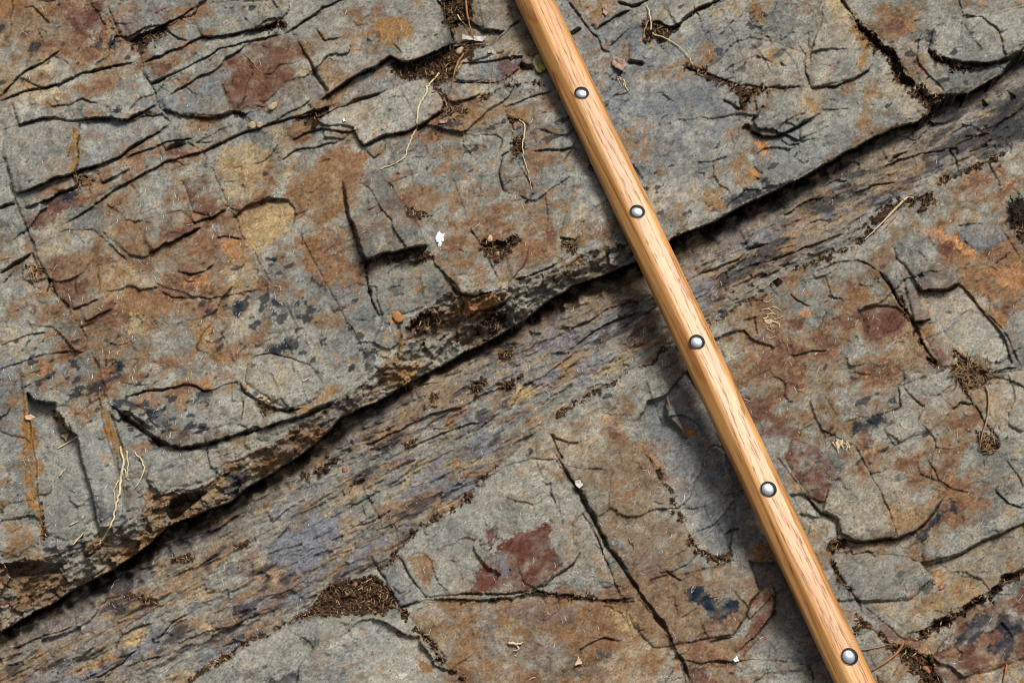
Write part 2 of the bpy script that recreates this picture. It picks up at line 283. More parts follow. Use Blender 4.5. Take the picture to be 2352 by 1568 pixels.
block(1, 1, [(765, 395), (800, 330), (860, 320), (1000, 350), (1060, 440), (900, 465), (820, 475)], 8, (0, .12), rnd=4, fine=1.8, thing='rough jutting lump above the soil-filled ledge, orange spot on top')
block(1, 1, [(1165, 560), (1200, 500), (1270, 450), (1312, 490), (1300, 600), (1260, 650), (1200, 690), (1160, 680)], 12, rnd=5, fine=1.8, col='G', ca=.6, thing='angular grey-green lump jutting from the ledge front above the dark gap')
block(1, 1, [(850, 560), (1000, 480), (1110, 440), (1175, 470), (1160, 505), (1020, 545), (900, 600)], 9, rnd=4, col='OR', ca=.45, thing='orange-topped ledge fragment between soil pockets at the ledge front')
# top right
block(2, 0, [(460, 900), (510, 820), (560, 745), (600, 695), (700, 642), (800, 640), (890, 690), (935, 785), (890, 835), (800, 868), (640, 930), (540, 930)], 8, (-.01, .05), rnd=2, thing='pointed grey flake with a dark curved undercut, on the smooth grey slab')
block(2, 0, [(1700, 335), (1730, 220), (1840, 180), (2000, 120), (2352, 60), (2450, 250), (2270, 395), (2190, 425), (2080, 428), (1960, 438), (1850, 405), (1770, 395)], 8, (0, .05), thing='scalloped pale grey slab overhanging a soil-filled hollow at the right edge')
block(2, 0, [(1180, 90), (1330, -100), (1700, -200), (2352, -200), (2352, 40), (1990, 110), (1830, 170), (1720, 210), (1690, 340), (1760, 410), (1830, 490), (1960, 500), (2190, 460), (2100, 610), (1990, 640), (1840, 655), (1700, 640), (1610, 590), (1540, 500), (1480, 415), (1430, 320), (1330, 240)], 3, thing='mottled grey block flecked blue-black, right of the wide dark crack')
block(2, 0, [(880, 430), (860, 200), (960, 0), (1090, 0), (1150, 90), (1200, 220), (1240, 300), (1240, 450), (1290, 490), (1140, 548), (1040, 570), (890, 605), (850, 480)], 5, (0, .03), col='G', ca=.4, thing='grey slab with a white scratch, left of the wide dark crack')
block(2, 0, [(110, 490), (250, 535), (380, 585), (500, 598), (700, 600), (880, 605), (845, 480), (840, 370), (640, 300), (460, 260), (360, 300), (250, 420)], 2, col='G', ca=.3)
# right, below the sheared layer
block(2, 1, [(1385, 300), (1500, 290), (1560, 330), (1610, 420), (1660, 520), (1712, 628), (1590, 648), (1500, 510), (1430, 385)], 7, (.02, .04), col='GB', ca=.35, thing='narrow grey block leaning along the long black crack, cracked across its upper end')
block(2, 1, [(1450, 130), (1560, 60), (1690, 75), (1740, 150), (1850, 285), (1925, 385), (1840, 428), (1700, 430), (1642, 435), (1600, 350), (1560, 300), (1480, 215)], 8, (0, .04), col='GD', ca=.55, thing='dark grey raised block with a sharp lower edge, beside an orange-streaked slab')
block(2, 1, [(1660, 450), (1830, 440), (1930, 405), (2090, 600), (2190, 720), (2280, 930), (2130, 990), (1960, 880), (1840, 775), (1725, 620)], -3, fine=.7, col='GL', ca=.5, thing='smooth tan-grey slab below the dark raised block, above a tangle of roots')
block(2, 1, [(1605, 672), (1740, 655), (1830, 775), (1900, 910), (1880, 950), (1790, 960), (1740, 880), (1655, 730)], 4, (.02, .02), fine=.7, col='PU', ca=.3, thing='short purplish grey block between the black crack and the smooth tan slab')
block(2, 1, [(1490, 1100), (1620, 1045), (1740, 1005), (1840, 962), (1900, 1060), (1990, 1205), (1890, 1215), (1850, 1290), (1700, 1400), (1500, 1480), (1400, 1400), (1385, 1280), (1500, 1240)], 4, (0, .03), col='G', ca=.35, thing='grey block flecked blue-black, its pale upper corner beside a tangle of roots')
block(2, 1, [(1210, 572), (1330, 545), (1480, 540), (1540, 600), (1465, 712), (1370, 755), (1285, 770), (1255, 690)], -4, groove=1.5, col='RB', ca=.75)
block(2, 1, [(1900, -20), (2190, -20), (2240, 80), (2100, 160), (2020, 160), (1920, 80)], 3, groove=1, col='GB', ca=.6)
block(2, 1, [(2130, 1000), (2350, 980), (2500, 1300), (2352, 1420), (2280, 1380), (2200, 1420), (2080, 1250), (2000, 1150)], 2, col='TN', ca=.25)
block(2, 1, [(2240, 1250), (2352, 1220), (2500, 1330), (2352, 1400), (2250, 1360)], 5, col='GB', ca=.4, thing='bluish grey chip at the right edge below the root tangle')
block(2, 2, [(975, 340), (1010, 220), (1110, 150), (1280, 140), (1410, 85), (1540, 120), (1550, 280), (1700, 330), (1810, 280), (1720, 410), (1620, 520), (1480, 575), (1190, 590), (1085, 530), (1075, 440), (970, 390)], 11, (0, .03), rnd=5, fine=.8, col='G', ca=.45, thing='lens-shaped grey slab split by one dark joint, with a brown stepped lower edge')
block(2, 2, [(700, 20), (760, -120), (950, -30), (1110, 150), (1000, 230), (965, 340), (880, 300), (800, 180)], 3, col='RB', ca=.7, thing='red-brown wedge of rock just right of the wooden stick')
block(2, 2, [(735, 270), (850, 270), (960, 400), (1075, 460), (1060, 540), (1010, 600), (920, 520), (800, 400)], -4, col='GL', ca=.4, thing='pale grey-green sliver between the wooden stick and the lens-shaped slab')
block(2, 2, [(1050, 680), (1250, 660), (1560, 700), (1650, 740), (1720, 850), (1560, 990), (1380, 1010), (1230, 1010), (1170, 930), (1090, 840), (1050, 740)], 3, fine=.7, col='G', ca=.45, thing='smooth brownish grey slab below the lens-shaped slab, bordered by a rooty crack')
block(2, 2, [(1640, 740), (1880, 690), (2080, 580), (2352, 470), (2500, 620), (2352, 760), (2210, 850), (2120, 950), (1990, 1020), (1880, 1100), (1690, 1170), (1540, 1215), (1420, 1120), (1240, 1020), (1560, 1000), (1720, 850)], -4, fine=.8, col='TN', ca=.25, thing='broad tan slab sloping down to a soil-filled crack at the lower right')
block(2, 2, [(1760, 1300), (1900, 1190), (2060, 1075), (2200, 985), (2352, 880), (2700, 660), (2700, 1560), (2352, 1410), (2235, 1440), (2120, 1490), (2000, 1520), (1840, 1700), (1740, 1500), (1720, 1400)], 6, rnd=4, col='RB', ca=.65, thing='red-brown slab with blue-black crust in the lower right corner')
block(2, 2, [(1205, 1240), (1310, 1192), (1380, 1280), (1455, 1370), (1330, 1475), (1270, 1380)], 2, col='G', ca=.5, thing='small four-sided grey chip against the wooden stick, among roots')
block(2, 2, [(-20, 825), (250, 765), (380, 712), (445, 725), (500, 830), (545, 930), (480, 1000), (440, 1100), (350, 1230), (180, 1260), (0, 1290), (-200, 1330), (-330, 1180), (-420, 960), (-150, 850)], 8, (.01, .02), rnd=3, fine=.9, col='BR', ca=.4, thing='brown slab with a large blue-black patch, left of the wooden stick')
block(2, 2, [(1330, 1500), (1500, 1460), (1600, 1500), (1720, 1600), (1500, 1700), (1350, 1650)], 5, rnd=4, thing='pale grey rounded stone at the bottom edge, right of the wooden stick')
# lower middle
block(1, 2, [(0, 1105), (200, 1098), (440, 1122), (525, 1200), (600, 1310), (655, 1420), (725, 1570), (800, 1800), (-1700, 1900), (-1150, 1600), (-900, 1480), (-650, 1300), (-400, 1190), (-200, 1125)], 12, (0, .01), rnd=9, groove=4, fine=.7, col='G', ca=.4, thing='pale grey slab with a rounded edge at the bottom, ringed by soil')
block(1, 2, [(212, 692), (370, 692), (430, 780), (520, 900), (578, 1000), (480, 1035), (405, 1050), (350, 935), (270, 820)], 6, (0, .03), rnd=2, col='GB', ca=.35, thing='pale grey block with a sharp bluish corner, beside the hollow of brown litter')
block(1, 2, [(385, 690), (500, 540), (650, 470), (850, 360), (960, 200), (1140, 70), (1300, 20), (1480, 30), (1600, 230), (1650, 330), (1590, 480), (1610, 640), (1640, 700), (1480, 830), (1370, 900), (1200, 950), (740, 960), (590, 985), (500, 870), (420, 740)], 4, (.0, .015), fine=.75, col='G', ca=.35, thing='large grey slab with a square red-brown stain, bounded by a long diagonal crack')
block(1, 2, [(1600, 480), (1660, 400), (1760, 560), (1830, 740), (1890, 920), (1500, 900), (1400, 900), (1500, 830), (1630, 710)], 1, col='G', ca=.5, thing='pale grey wedge between a curved brown crack and the long diagonal crack')
block(1, 2, [(590, 1020), (720, 1000), (1060, 1000), (1210, 985), (1350, 960), (1700, 1000), (1930, 1010), (2060, 1000), (2170, 1120), (2250, 1250), (2340, 1430), (2420, 1700), (1000, 1760), (730, 1475), (640, 1365), (560, 1235), (450, 1110)], 1, fine=.85, col='RU', ca=.4, thing='broad rusty brown slab at the bottom, between two diagonal cracks')
block(1, 2, [(1530, 60), (1640, 90), (1720, -100), (2060, -60), (2190, 160), (2250, 270), (2300, 370), (2420, 560), (2480, 660), (2380, 760), (2140, 860), (2060, 950), (1990, 820), (1850, 630), (1760, 460), (1680, 290)], 6, (.015, 0), fine=.8, col='BR', ca=.55, thing='long brown-grey slab between the long diagonal crack and a smooth speckled hollow')
block(2, 1, [(30, 1440), (-120, 1280), (-100, 1150), (0, 1010), (60, 960), (180, 1150), (280, 1400), (380, 1700), (360, 1960), (330, 2240), (200, 2230), (80, 2080), (20, 1960), (-80, 1750), (-220, 1500), (-300, 1330), (-230, 1200), (-100, 1150)], -15, edge=4, fine=.6, col='GB', ca=.5)
block(2, 2, [(460, 730), (640, 745), (760, 960), (860, 1150), (980, 1400), (880, 1430), (620, 1405), (420, 1405), (540, 1210), (620, 1090), (640, 960), (610, 875), (545, 930)], -10, edge=4, fine=.6, col='GB', ca=.5)
# left
block(0, 1, [(190, 1140), (235, 1190), (380, 1218), (382, 1290), (450, 1380), (530, 1440), (545, 1568), (640, 1850), (680, 2080), (688, 2130), (500, 2165), (290, 2160), (275, 1880), (245, 1600), (215, 1400)], -19, (0, .03), edge=3, fine=.5, col='G', ca=.6)
block(0, 1, [(700, 2065), (650, 1850), (545, 1570), (530, 1440), (510, 1290), (600, 1230), (690, 1180), (720, 1400), (780, 1570), (835, 1730), (850, 1950), (700, 2030)], 2, (0, .0), fine=.9, thing='narrow grey block between two ochre-faced slots at the left')
block(0, 1, [(-300, 980), (0, 975), (135, 945), (150, 1100), (160, 1300), (150, 1550), (185, 1900), (220, 2100), (275, 2160), (100, 2290), (-300, 2400)], 4, (0, .01), thing='grey-brown block with an ochre strip along its right side, at the left edge')
block(0, 2, [(870, 190), (985, 160), (1045, 200), (970, 320), (930, 380), (870, 380)], 4, thing='small brownish block under the pale forked root')
block(0, 2, [(1000, 170), (1035, 60), (1080, -10), (1290, -60), (1500, -20), (1535, 130), (1450, 185), (1385, 248), (1260, 235), (1105, 278), (1040, 220)], 9, (0, .06), rnd=3, col='G', ca=.5, thing='grey block jutting over the dark gap, with a bluish lower rim')
block(0, 1, [(1690, 965), (1760, 890), (1860, 870), (2010, 900), (2140, 960), (2225, 1080), (2200, 1170), (2090, 1230), (1980, 1248), (1860, 1185), (1740, 1110), (1680, 1050)], 6, (0, .05), rnd=9, col='G', ca=.5, thing='rounded grey knob swelling out at the ledge edge, crossed by blue-black flecks')
block(0, 1, [(790, 1190), (860, 1165), (1000, 1135), (1200, 1102), (1310, 1078), (1400, 1122), (1480, 1112), (1640, 1060), (1675, 1240), (1640, 1340), (1500, 1390), (1400, 1380), (1230, 1400), (1100, 1400), (1040, 1340), (1000, 1260), (900, 1225)], 4, (0, .06), rnd=7, thing='bulging grey block with a blue-black stain, hanging over a brown hollow')
block(0, 1, [(255, 130), (450, 20), (640, 10), (720, 80), (800, 160), (870, 230), (680, 270), (670, 400), (700, 500), (500, 560), (440, 500), (380, 460), (320, 310), (255, 200)], 3, (0, .02), thing='brown-grey block bordered by a dark open joint on its left')
block(0, 1, [(510, 620), (700, 545), (780, 540), (760, 590), (640, 650), (545, 690)], 5, (0, .08))

block(0, 2, [(1140, 385), (1180, 310), (1260, 272), (1420, 255), (1330, 335), (1240, 420), (1170, 440)], -38, edge=3, rnd=0, groove=0)
block(0, 2, [(30, 752), (200, 742), (420, 745), (440, 805), (300, 818), (80, 838)], -16, edge=3, rnd=0, groove=0)
# ---------------------------------------------------------------- cracks
J = dict(dirt=0.6)
crack(0, 0, [(715, 0), (760, 110), (830, 250), (900, 310), (945, 410), (1000, 520), (1075, 650), (1090, 740), (1180, 830), (1250, 970), (1390, 1040), (1480, 1200), (1600, 1460), (1680, 1640), (1750, 1740), (1840, 1910), (1960, 2080), (2050, 2240), (2160, 2460), (2230, 2570)], 2.6, 9, -2, 30)
crack(0, 0, [(0, 670), (130, 540), (230, 465), (370, 370), (430, 335)], 4, 12, 4)
crack(0, 0, [(0, 695), (140, 645), (260, 615), (420, 575), (520, 520), (650, 490), (780, 465), (945, 420)], 4.5, 14, 5)
crack(0, 0, [(650, 460), (720, 410), (770, 370)], 2.5, 7)
crack(0, 0, [(905, 285), (1000, 235), (1090, 200), (1150, 175)], 13, 26, 4)
crack(0, 0, [(1140, 180), (1230, 122), (1345, 45)], 4, 13, 4)
crack(0, 0, [(1230, 120), (1290, 165), (1350, 188)], 4.5, 9, -3)
crack(0, 0, [(1150, 200), (1230, 270), (1290, 282)], 3, 9, 4)
crack(0, 0, [(960, 440), (1100, 390), (1270, 310), (1400, 260), (1600, 240), (1750, 205), (1950, 140)], 4, 15, 6)
crack(0, 0, [(1760, 215), (1950, 160)], 9, 16, 3)
crack(0, 0, [(1950, 130), (1920, 60), (1870, 0)], 2, 6)
crack(0, 0, [(1950, 235), (2050, 180), (2170, 110), (2220, 60), (2352, 0), (2500, -60)], 5, 15, 6)
crack(0, 0, [(1040, 590), (1140, 540), (1250, 490), (1330, 440), (1500, 340), (1720, 290), (1860, 250), (1950, 235)], 3.5, 10, 4)
crack(0, 0, [(1040, 585), (1140, 545)], 6, 16, 5)
crack(0, 0, [(1180, 640), (1340, 560), (1500, 470), (1560, 400), (1660, 350), (1700, 300)], 3.2, 10, 4)
crack(0, 0, [(1500, 480), (1540, 600), (1600, 770)], 3.2, 8, -3, 20)
crack(0, 0, [(1090, 760), (1200, 780), (1330, 800), (1450, 815), (1600, 775), (1720, 790)], 6.5, 17, 8)
crack(0, 0, [(120, 855), (250, 830), (400, 815)], 3, 9, 4)
crack(0, 0, [(540, 828), (700, 812), (880, 828), (1000, 770), (1080, 720)], 7, 20, 8)
crack(0, 0, [(300, 690), (360, 740), (480, 720), (570, 680), (690, 715)], 3, 8, 3)
crack(0, 0, [(540, 840), (548, 900), (530, 1000), (540, 1080), (512, 1200)], 5.5, 9, -4, 20)
crack(0, 0, [(110, 1340), (250, 1290), (400, 1222), (510, 1200), (640, 1150), (800, 1100), (900, 1020), (1010, 950), (1180, 855)], 5.5, 17, 7)
crack(0, 0, [(850, 1090), (950, 1050), (1130, 990), (1250, 970), (1330, 950)], 3.5, 10, 4)
crack(0, 0, [(1140, 1050), (1220, 1010), (1290, 990)], 8, 14, 5)
crack(0, 0, [(700, 1262), (830, 1190), (900, 1160)], 4, 11, 5)
crack(0, 0, [(170, 1430), (350, 1370), (430, 1330), (540, 1290)], 5.5, 15, 7)
crack(0, 0, [(410, 1568), (620, 1440), (800, 1310), (1000, 1190), (1180, 1110), (1400, 1045), (1560, 970), (1750, 900), (1880, 850), (2050, 815), (2140, 770), (2290, 730), (2400, 690)], 4.2, 12, 6)
crack(0, 0, [(2060, 825), (2150, 790), (2280, 745)], 9, 14, 5)
crack(0, 0, [(1880, 850), (1960, 800), (2060, 740), (2140, 690)], 2.5, 7, 2)
crack(0, 0, [(1350, 990), (1500, 900), (1560, 880)], 2.5, 6, 2)
crack(0, 0, [(0, 1040), (40, 1150), (80, 1300), (130, 1450), (175, 1560), (230, 1670), (250, 1770), (320, 1890), (380, 2040), (450, 2090), (560, 2270), (620, 2400), (690, 2570), (740, 2700), (790, 2760)], 4.5, 14, -4, 30)
crack(0, 0, [(225, 1740), (250, 1810), (320, 1900), (370, 1990)], 8, 20, 0)
crack(0, 0, [(0, 1432), (105, 1402)], 6, 18, 5)
crack(0, 0, [(2050, 290), (2100, 370), (2160, 490), (2250, 620), (2290, 720)], 3.4, 11, 2)
crack(0, 0, [(1730, 460), (1760, 515), (1870, 512), (1920, 465), (2000, 440), (2080, 415)], 1.8, 5, 1)
crack(0, 0, [(1700, 1415), (1850, 1375), (1990, 1380)], 5, 10, 4)
crack(0, 0, [(1330, 1540), (1440, 1500), (1560, 1452)], 7, 16, 8)
crack(0, 0, [(1030, 1745), (1150, 1680), (1280, 1620), (1390, 1565)], 6, 21, 9)
crack(0, 0, [(1930, 1110), (2030, 1040), (2200, 1010), (2352, 970)], 2.6, 7, 4)
crack(0, 0, [(2000, 970), (2130, 910), (2240, 890), (2352, 910), (2480, 890)], 4, 10, 5)
crack(0, 0, [(2180, 200), (2230, 280), (2352, 250)], 3.5, 9, 4)
crack(0, 0, [(370, 380), (440, 410), (480, 455)], 3, 7)
crack(1, 0, [(-150, 690), (0, 600), (100, 530), (250, 450), (335, 392), (420, 430), (500, 432), (640, 365), (782, 302)], 6.5, 21, 10)
crack(1, 0, [(655, 0), (715, 110), (745, 200), (778, 300)], 8, 24, -9, 25)
crack(1, 0, [(180, 470), (185, 400), (190, 250), (150, 120), (210, 100)], 2, 5, 1)
crack(1, 0, [(-200, 830), (0, 742), (200, 662), (330, 610)], 6, 14, 4)
crack(1, 0, [(70, 865), (95, 925), (150, 1005), (280, 945), (420, 912), (560, 862), (692, 772), (712, 690), (640, 595)], 5.5, 15, 5)
crack(1, 0, [(290, 1000), (300, 1045), (230, 1098), (160, 1030)], 3.5, 9)
crack(1, 0, [(960, 210), (1060, 204), (1125, 216)], 4.5, 15, 4)
crack(1, 0, [(1000, 310), (1120, 230), (1235, 132)], 3, 9)
crack(1, 0, [(750, 572), (900, 572), (1000, 582), (1130, 545), (1245, 455)], 5, 13, 5)
crack(1, 0, [(1230, 460), (1330, 470)], 12, 26, 0)
crack(1, 0, [(720, 690), (780, 700), (840, 690), (960, 650)], 5, 13, 6)
crack(1, 0, [(1120, 742), (1200, 712), (1290, 682), (1380, 650), (1465, 635)], 3.4, 9, 3)
crack(1, 0, [(1330, 1042), (1480, 1030), (1600, 1020), (1645, 1055)], 3.5, 9, 4)
crack(1, 0, [(1170, 815), (1250, 830), (1290, 870), (1240, 910), (1185, 985), (1175, 1040), (1105, 1080), (1080, 1175), (1120, 1310), (1130, 1340)], 4, 11, 2)
crack(1, 0, [(1190, 990), (1210, 1100), (1260, 1200), (1330, 1320)], 6, 13, -4, 20)
crack(1, 0, [(1330, 1340), (1290, 1380), (1265, 1410)], 7, 13)
crack(1, 0, [(975, 930), (1060, 925), (1110, 960), (1080, 1050)], 2.4, 6, 2)
crack(1, 0, [(0, 1250), (30, 1400), (70, 1540), (130, 1740), (160, 1790), (180, 1950), (220, 2080), (260, 2180)], 5, 16, 6, 20)
crack(1, 0, [(10, 1300), (45, 1460), (90, 1620), (140, 1760)], 6, 20, 0)
crack(1, 0, [(450, 1100), (480, 1200), (500, 1300)], 2, 5)
crack(1, 0, [(310, 1235), (400, 1360), (450, 1430), (540, 1560)], 4, 10, -4, 15)
crack(1, 0, [(590, 900), (620, 960)], 2, 5)
crack(1, 0, [(210, 1490), (260, 1470), (300, 1435)], 2.6, 6, 2)
crack(1, 0, [(760, 1200), (800, 1330), (830, 1420), (870, 1490)], 2, 5, 1)
crack(1, 0, [(1560, 0), (1640, 110), (1720, 220), (1760, 260), (1790, 340), (1860, 375)], 4.5, 12, 3)
crack(1, 0, [(1580, 245), (1650, 190)], 6, 15, 6)
crack(1, 0, [(1750, 215), (1820, 160), (1900, 110), (2000, 65)], 5.5, 12, 5)
crack(1, 0, [(1900, 20), (2000, 40), (2130, 0)], 5, 13, 5)
crack(1, 0, [(1850, 330), (1950, 230), (1990, 200)], 2.5, 7, 2)
crack(1, 0, [(1930, 480), (1900, 540), (1840, 625), (1790, 660)], 5, 8)
crack(1, 0, [(1970, 435), (2030, 440), (2095, 440)], 7, 15, 5)
crack(1, 0, [(2110, 150), (2200, 170), (2290, 200), (2352, 150)], 7, 16, 6)
crack(2, 0, [(-50, 180), (0, 150), (100, 75), (220, 20), (270, -10)], 6, 20, 8)
crack(2, 0, [(1090, 0), (1160, 90), (1230, 180)], 4.5, 16, 0)
crack(2, 0, [(1940, 120), (1960, 200), (2000, 270), (2060, 350)], 3.2, 7)
crack(2, 0, [(1700, 350), (1770, 402), (1850, 415), (1960, 445), (2080, 438), (2200, 432), (2275, 402), (2352, 335)], 8, 22, 8)
crack(2, 0, [(2270, 440), (2200, 530), (2110, 610)], 3.5, 9, 2)
crack(2, 0, [(1600, 640), (1700, 660), (1850, 665), (2000, 645)], 7, 16, 6)
crack(2, 0, [(0, 455), (100, 492), (250, 540), (380, 592), (500, 600), (700, 602), (880, 610)], 4.5, 10, 4)
crack(2, 0, [(500, 620), (440, 700), (410, 775)], 8, 9, 0)
crack(2, 0, [(280, 690), (330, 715), (400, 760)], 6, 9, 2)
crack(2, 0, [(800, 310), (840, 370), (835, 430), (855, 500), (885, 610)], 2.6, 7)
crack(2, 0, [(640, 310), (760, 400), (790, 470), (810, 540)], 2.2, 6)
crack(2, 0, [(460, 290), (530, 370), (580, 430), (622, 512)], 2.2, 6)
crack(2, 0, [(270, 50), (330, 180), (390, 320), (430, 430)], 2, 5)
crack(2, 0, [(530, 230), (590, 260), (620, 320)], 4, 7)
crack(2, 0, [(870, 445), (960, 440), (1050, 450)], 2, 5)
crack(2, 0, [(460, 912), (540, 935), (640, 935), (800, 875), (940, 788)], 6, 17, 5)
crack(2, 0, [(410, 900), (470, 880)], 10, 20)
crack(2, 0, [(470, 855), (520, 800), (555, 735), (630, 770)], 4.5, 11)
crack(2, 0, [(880, 612), (1060, 592), (1190, 540), (1270, 498), (1312, 460)], 5, 10, 7)
crack(2, 0, [(330, 900), (355, 1000), (340, 1060)], 2, 5)
crack(2, 0, [(680, 950), (740, 1000), (810, 995)], 2.5, 7, 3)
crack(2, 0, [(490, 1150), (530, 1190), (560, 1200)], 2.8, 6)
crack(2, 0, [(100, 1125), (220, 1110), (320, 1075)], 2.5, 6, 2)
crack(2, 0, [(960, 760), (1080, 750), (1160, 760)], 2, 5, 2)
crack(2, 0, [(800, 1105), (850, 1135)], 2, 5)
# sheared layer
crack(2, 0, [(700, 1490), (830, 1410), (900, 1375), (990, 1355)], 5, 9, 5)
crack(2, 0, [(1150, 1340), (1330, 1280), (1480, 1250)], 3.5, 8, 4)
crack(2, 0, [(1420, 1110), (1500, 1060), (1560, 1040)], 5, 12, 5)
crack(2, 0, [(1380, 1150), (1480, 1100), (1650, 1060), (1830, 1030)], 3.5, 9, 4)
crack(2, 0, [(1840, 1030), (1880, 1100), (1895, 1180)], 4, 9)
crack(2, 0, [(1450, 930), (1600, 960), (1700, 880)], 3, 8, 3)
crack(2, 1, [(450, 160), (520, 130), (590, 110)], 4.5, 12, 5)
crack(2, 1, [(100, 330), (330, 240), (440, 180)], 3.5, 8, 4)
crack(2, 1, [(450, 260), (620, 230), (800, 160), (960, 100), (1150, 30)], 3.2, 8, 4)
crack(1, 1, [(1480, 710), (1600, 690), (1720, 640), (1830, 550), (1960, 520), (2120, 500)], 3.5, 9, 4)
crack(1, 1, [(1620, 810), (1700, 740), (1850, 660), (2050, 590)], 3.2, 9, 5)
crack(1, 1, [(1240, 1100), (1400, 1020), (1600, 870)], 3, 7, 4)
crack(1, 1, [(300, 1170), (430, 1130), (560, 1090), (700, 1060)], 4, 9, 4)
crack(1, 1, [(160, 1500), (330, 1430), (600, 1290), (860, 1230)], 3.2, 8, 4)
crack(1, 1, [(430, 1540), (640, 1440), (780, 1380), (980, 1340)], 3.5, 9, 5)
crack(1, 2, [(140, 210), (190, 310), (250, 400), (280, 440)], 3.4, 8)
crack(0, 2, [(1100, 620), (1300, 560), (1480, 520), (1700, 380)], 3.5, 9, 4)
crack(0, 2, [(830, 1230), (960, 1180), (1060, 1150)], 3, 8, 4)
crack(0, 2, [(800, 1340), (830, 1260), (870, 1190)], 3.5, 8)
crack(0, 2, [(640, 1540), (720, 1500), (850, 1420), (960, 1340)], 3.5, 8, 4)
crack(0, 2, [(980, 1430), (1050, 1410), (1120, 1390)], 3.5, 9, 4)
crack(0, 2, [(1090, 1270), (1150, 1200), (1190, 1150), (1300, 1090)], 3, 7, 4)
crack(0, 2, [(1040, 1250), (1060, 1290), (1100, 1290)], 3, 7)
crack(0, 2, [(0, 1360), (160, 1310), (330, 1230), (520, 1180)], 4, 9, 4)
crack(0, 2, [(1200, 1300), (1400, 1230), (1600, 1170), (1800, 1080)], 3, 7, 4)
# left and middle of the upper face
crack(0, 1, [(0, 322), (120, 240), (220, 172)], 6, 14, 5)
crack(0, 1, [(0, 812), (100, 772), (220, 735), (330, 725)], 3, 8, 3)
crack(0, 1, [(0, 970), (130, 930), (300, 880), (420, 860), (560, 845)], 2.6, 7, 2)
crack(0, 1, [(130, 960), (150, 1100), (170, 1230), (160, 1290)], 2.6, 7)
crack(0, 1, [(160, 1100), (250, 1060), (360, 1040)], 2.5, 6, 3)
crack(0, 1, [(225, 1185), (300, 1210), (380, 1220)], 5, 11, 4)
crack(0, 1, [(380, 1290), (440, 1370), (520, 1430)], 8, 16, 3, 15)
crack(0, 1, [(685, 1170), (720, 1290), (760, 1420), (800, 1568), (850, 1800), (865, 1930)], 3, 8)
crack(0, 1, [(740, 1180), (800, 1380), (850, 1540)], 5, 12)
crack(0, 1, [(730, 1200), (800, 1240), (900, 1335), (1040, 1435), (1100, 1492), (1300, 1522), (1500, 1472), (1620, 1425), (1760, 1402), (1950, 1335), (2100, 1292), (2250, 1232), (2352, 1170)], 9, 24, 12, 50)
crack(0, 1, [(800, 1250), (900, 1290), (1000, 1370), (1060, 1410)], 9, 14, 3, 20)
crack(0, 1, [(1560, 1440), (1600, 1435), (1660, 1425)], 9, 22)
crack(0, 1, [(1650, 1050), (1680, 1130), (1760, 1180), (1850, 1230), (1980, 1262), (2100, 1240)], 6, 13, 7, 25)
crack(0, 1, [(1660, 1080), (1675, 1250), (1650, 1340)], 3.5, 9, -4, 15)
crack(0, 1, [(1480, 650), (1420, 700), (1385, 780), (1350, 835)], 4.5, 8, 5, 25)
crack(0, 1, [(1480, 650), (1540, 770), (1600, 890), (1640, 960)], 2, 5)
crack(0, 1, [(1400, 780), (1470, 810), (1510, 850), (1480, 870), (1400, 860)], 3, 6)
crack(0, 1, [(1210, 312), (1320, 322), (1420, 292), (1475, 250)], 4, 9, 4)
crack(0, 1, [(1110, 440), (1190, 480), (1285, 492)], 3.5, 8, 3)
crack(0, 1, [(1060, 390), (1200, 430), (1350, 480), (1450, 490), (1600, 460), (1790, 430)], 2.2, 6, 2)
crack(0, 1, [(1270, 360), (1300, 375), (1355, 370)], 2.5, 6)
crack(0, 1, [(750, 802), (820, 808), (890, 800)], 2.5, 6, 2)
crack(0, 1, [(940, 605), (985, 650), (965, 705)], 3, 6)
crack(0, 1, [(1495, 75), (1560, 60), (1680, 82)], 3.2, 7, 3)
crack(0, 1, [(2040, 0), (2110, 130), (2200, 290), (2260, 420), (2352, 580), (2420, 690), (2490, 830), (2560, 930)], 2.4, 8)
crack(0, 1, [(860, 1165), (1000, 1132), (1200, 1100), (1310, 1075), (1400, 1120), (1480, 1110)], 3.6, 9, 4)
crack(0, 1, [(1030, 1040), (1120, 970)], 2, 5)
crack(0, 1, [(180, 640), (230, 700)], 3, 7)
crack(0, 1, [(340, 590), (370, 610), (400, 580)], 3, 6)
crack(0, 1, [(700, 20), (760, 100), (830, 190), (880, 240)], 3, 6, 2)
crack(0, 1, [(660, 260), (680, 340), (690, 440)], 2.5, 5)
crack(0, 1, [(500, 560), (620, 520), (690, 490)], 3, 7, 3)
crack(0, 1, [(580, 650), (700, 600), (780, 560)], 3, 7, 4)
# ledge front
crack(1, 1, [(130, 245), (280, 192), (400, 162), (610, 118)], 6.5, 18, 8)
crack(1, 1, [(885, 0), (960, 130), (1020, 230), (1080, 380)], 3, 10)
crack(1, 1, [(530, 270), (532, 330), (560, 430), (590, 560)], 3.2, 7, -3, 15)
crack(1, 1, [(760, 400), (800, 462), (900, 475), (1060, 440)], 7, 16, 8)
crack(1, 1, [(830, 640), (930, 570), (1030, 555), (1130, 520), (1185, 468)], 6, 13, 5)
crack(1, 1, [(1180, 372), (1300, 332), (1400, 290), (1500, 240)], 3.5, 9, 5)
crack(1, 1, [(1500, 70), (1560, 85), (1640, 110)], 5, 11, 4)
crack(1, 1, [(0, 590), (60, 700), (130, 840)], 2.4, 7)
crack(1, 1, [(390, 680), (400, 760), (380, 890)], 6, 9)
crack(1, 1, [(230, 960), (290, 1000), (340, 960)], 3.5, 9)
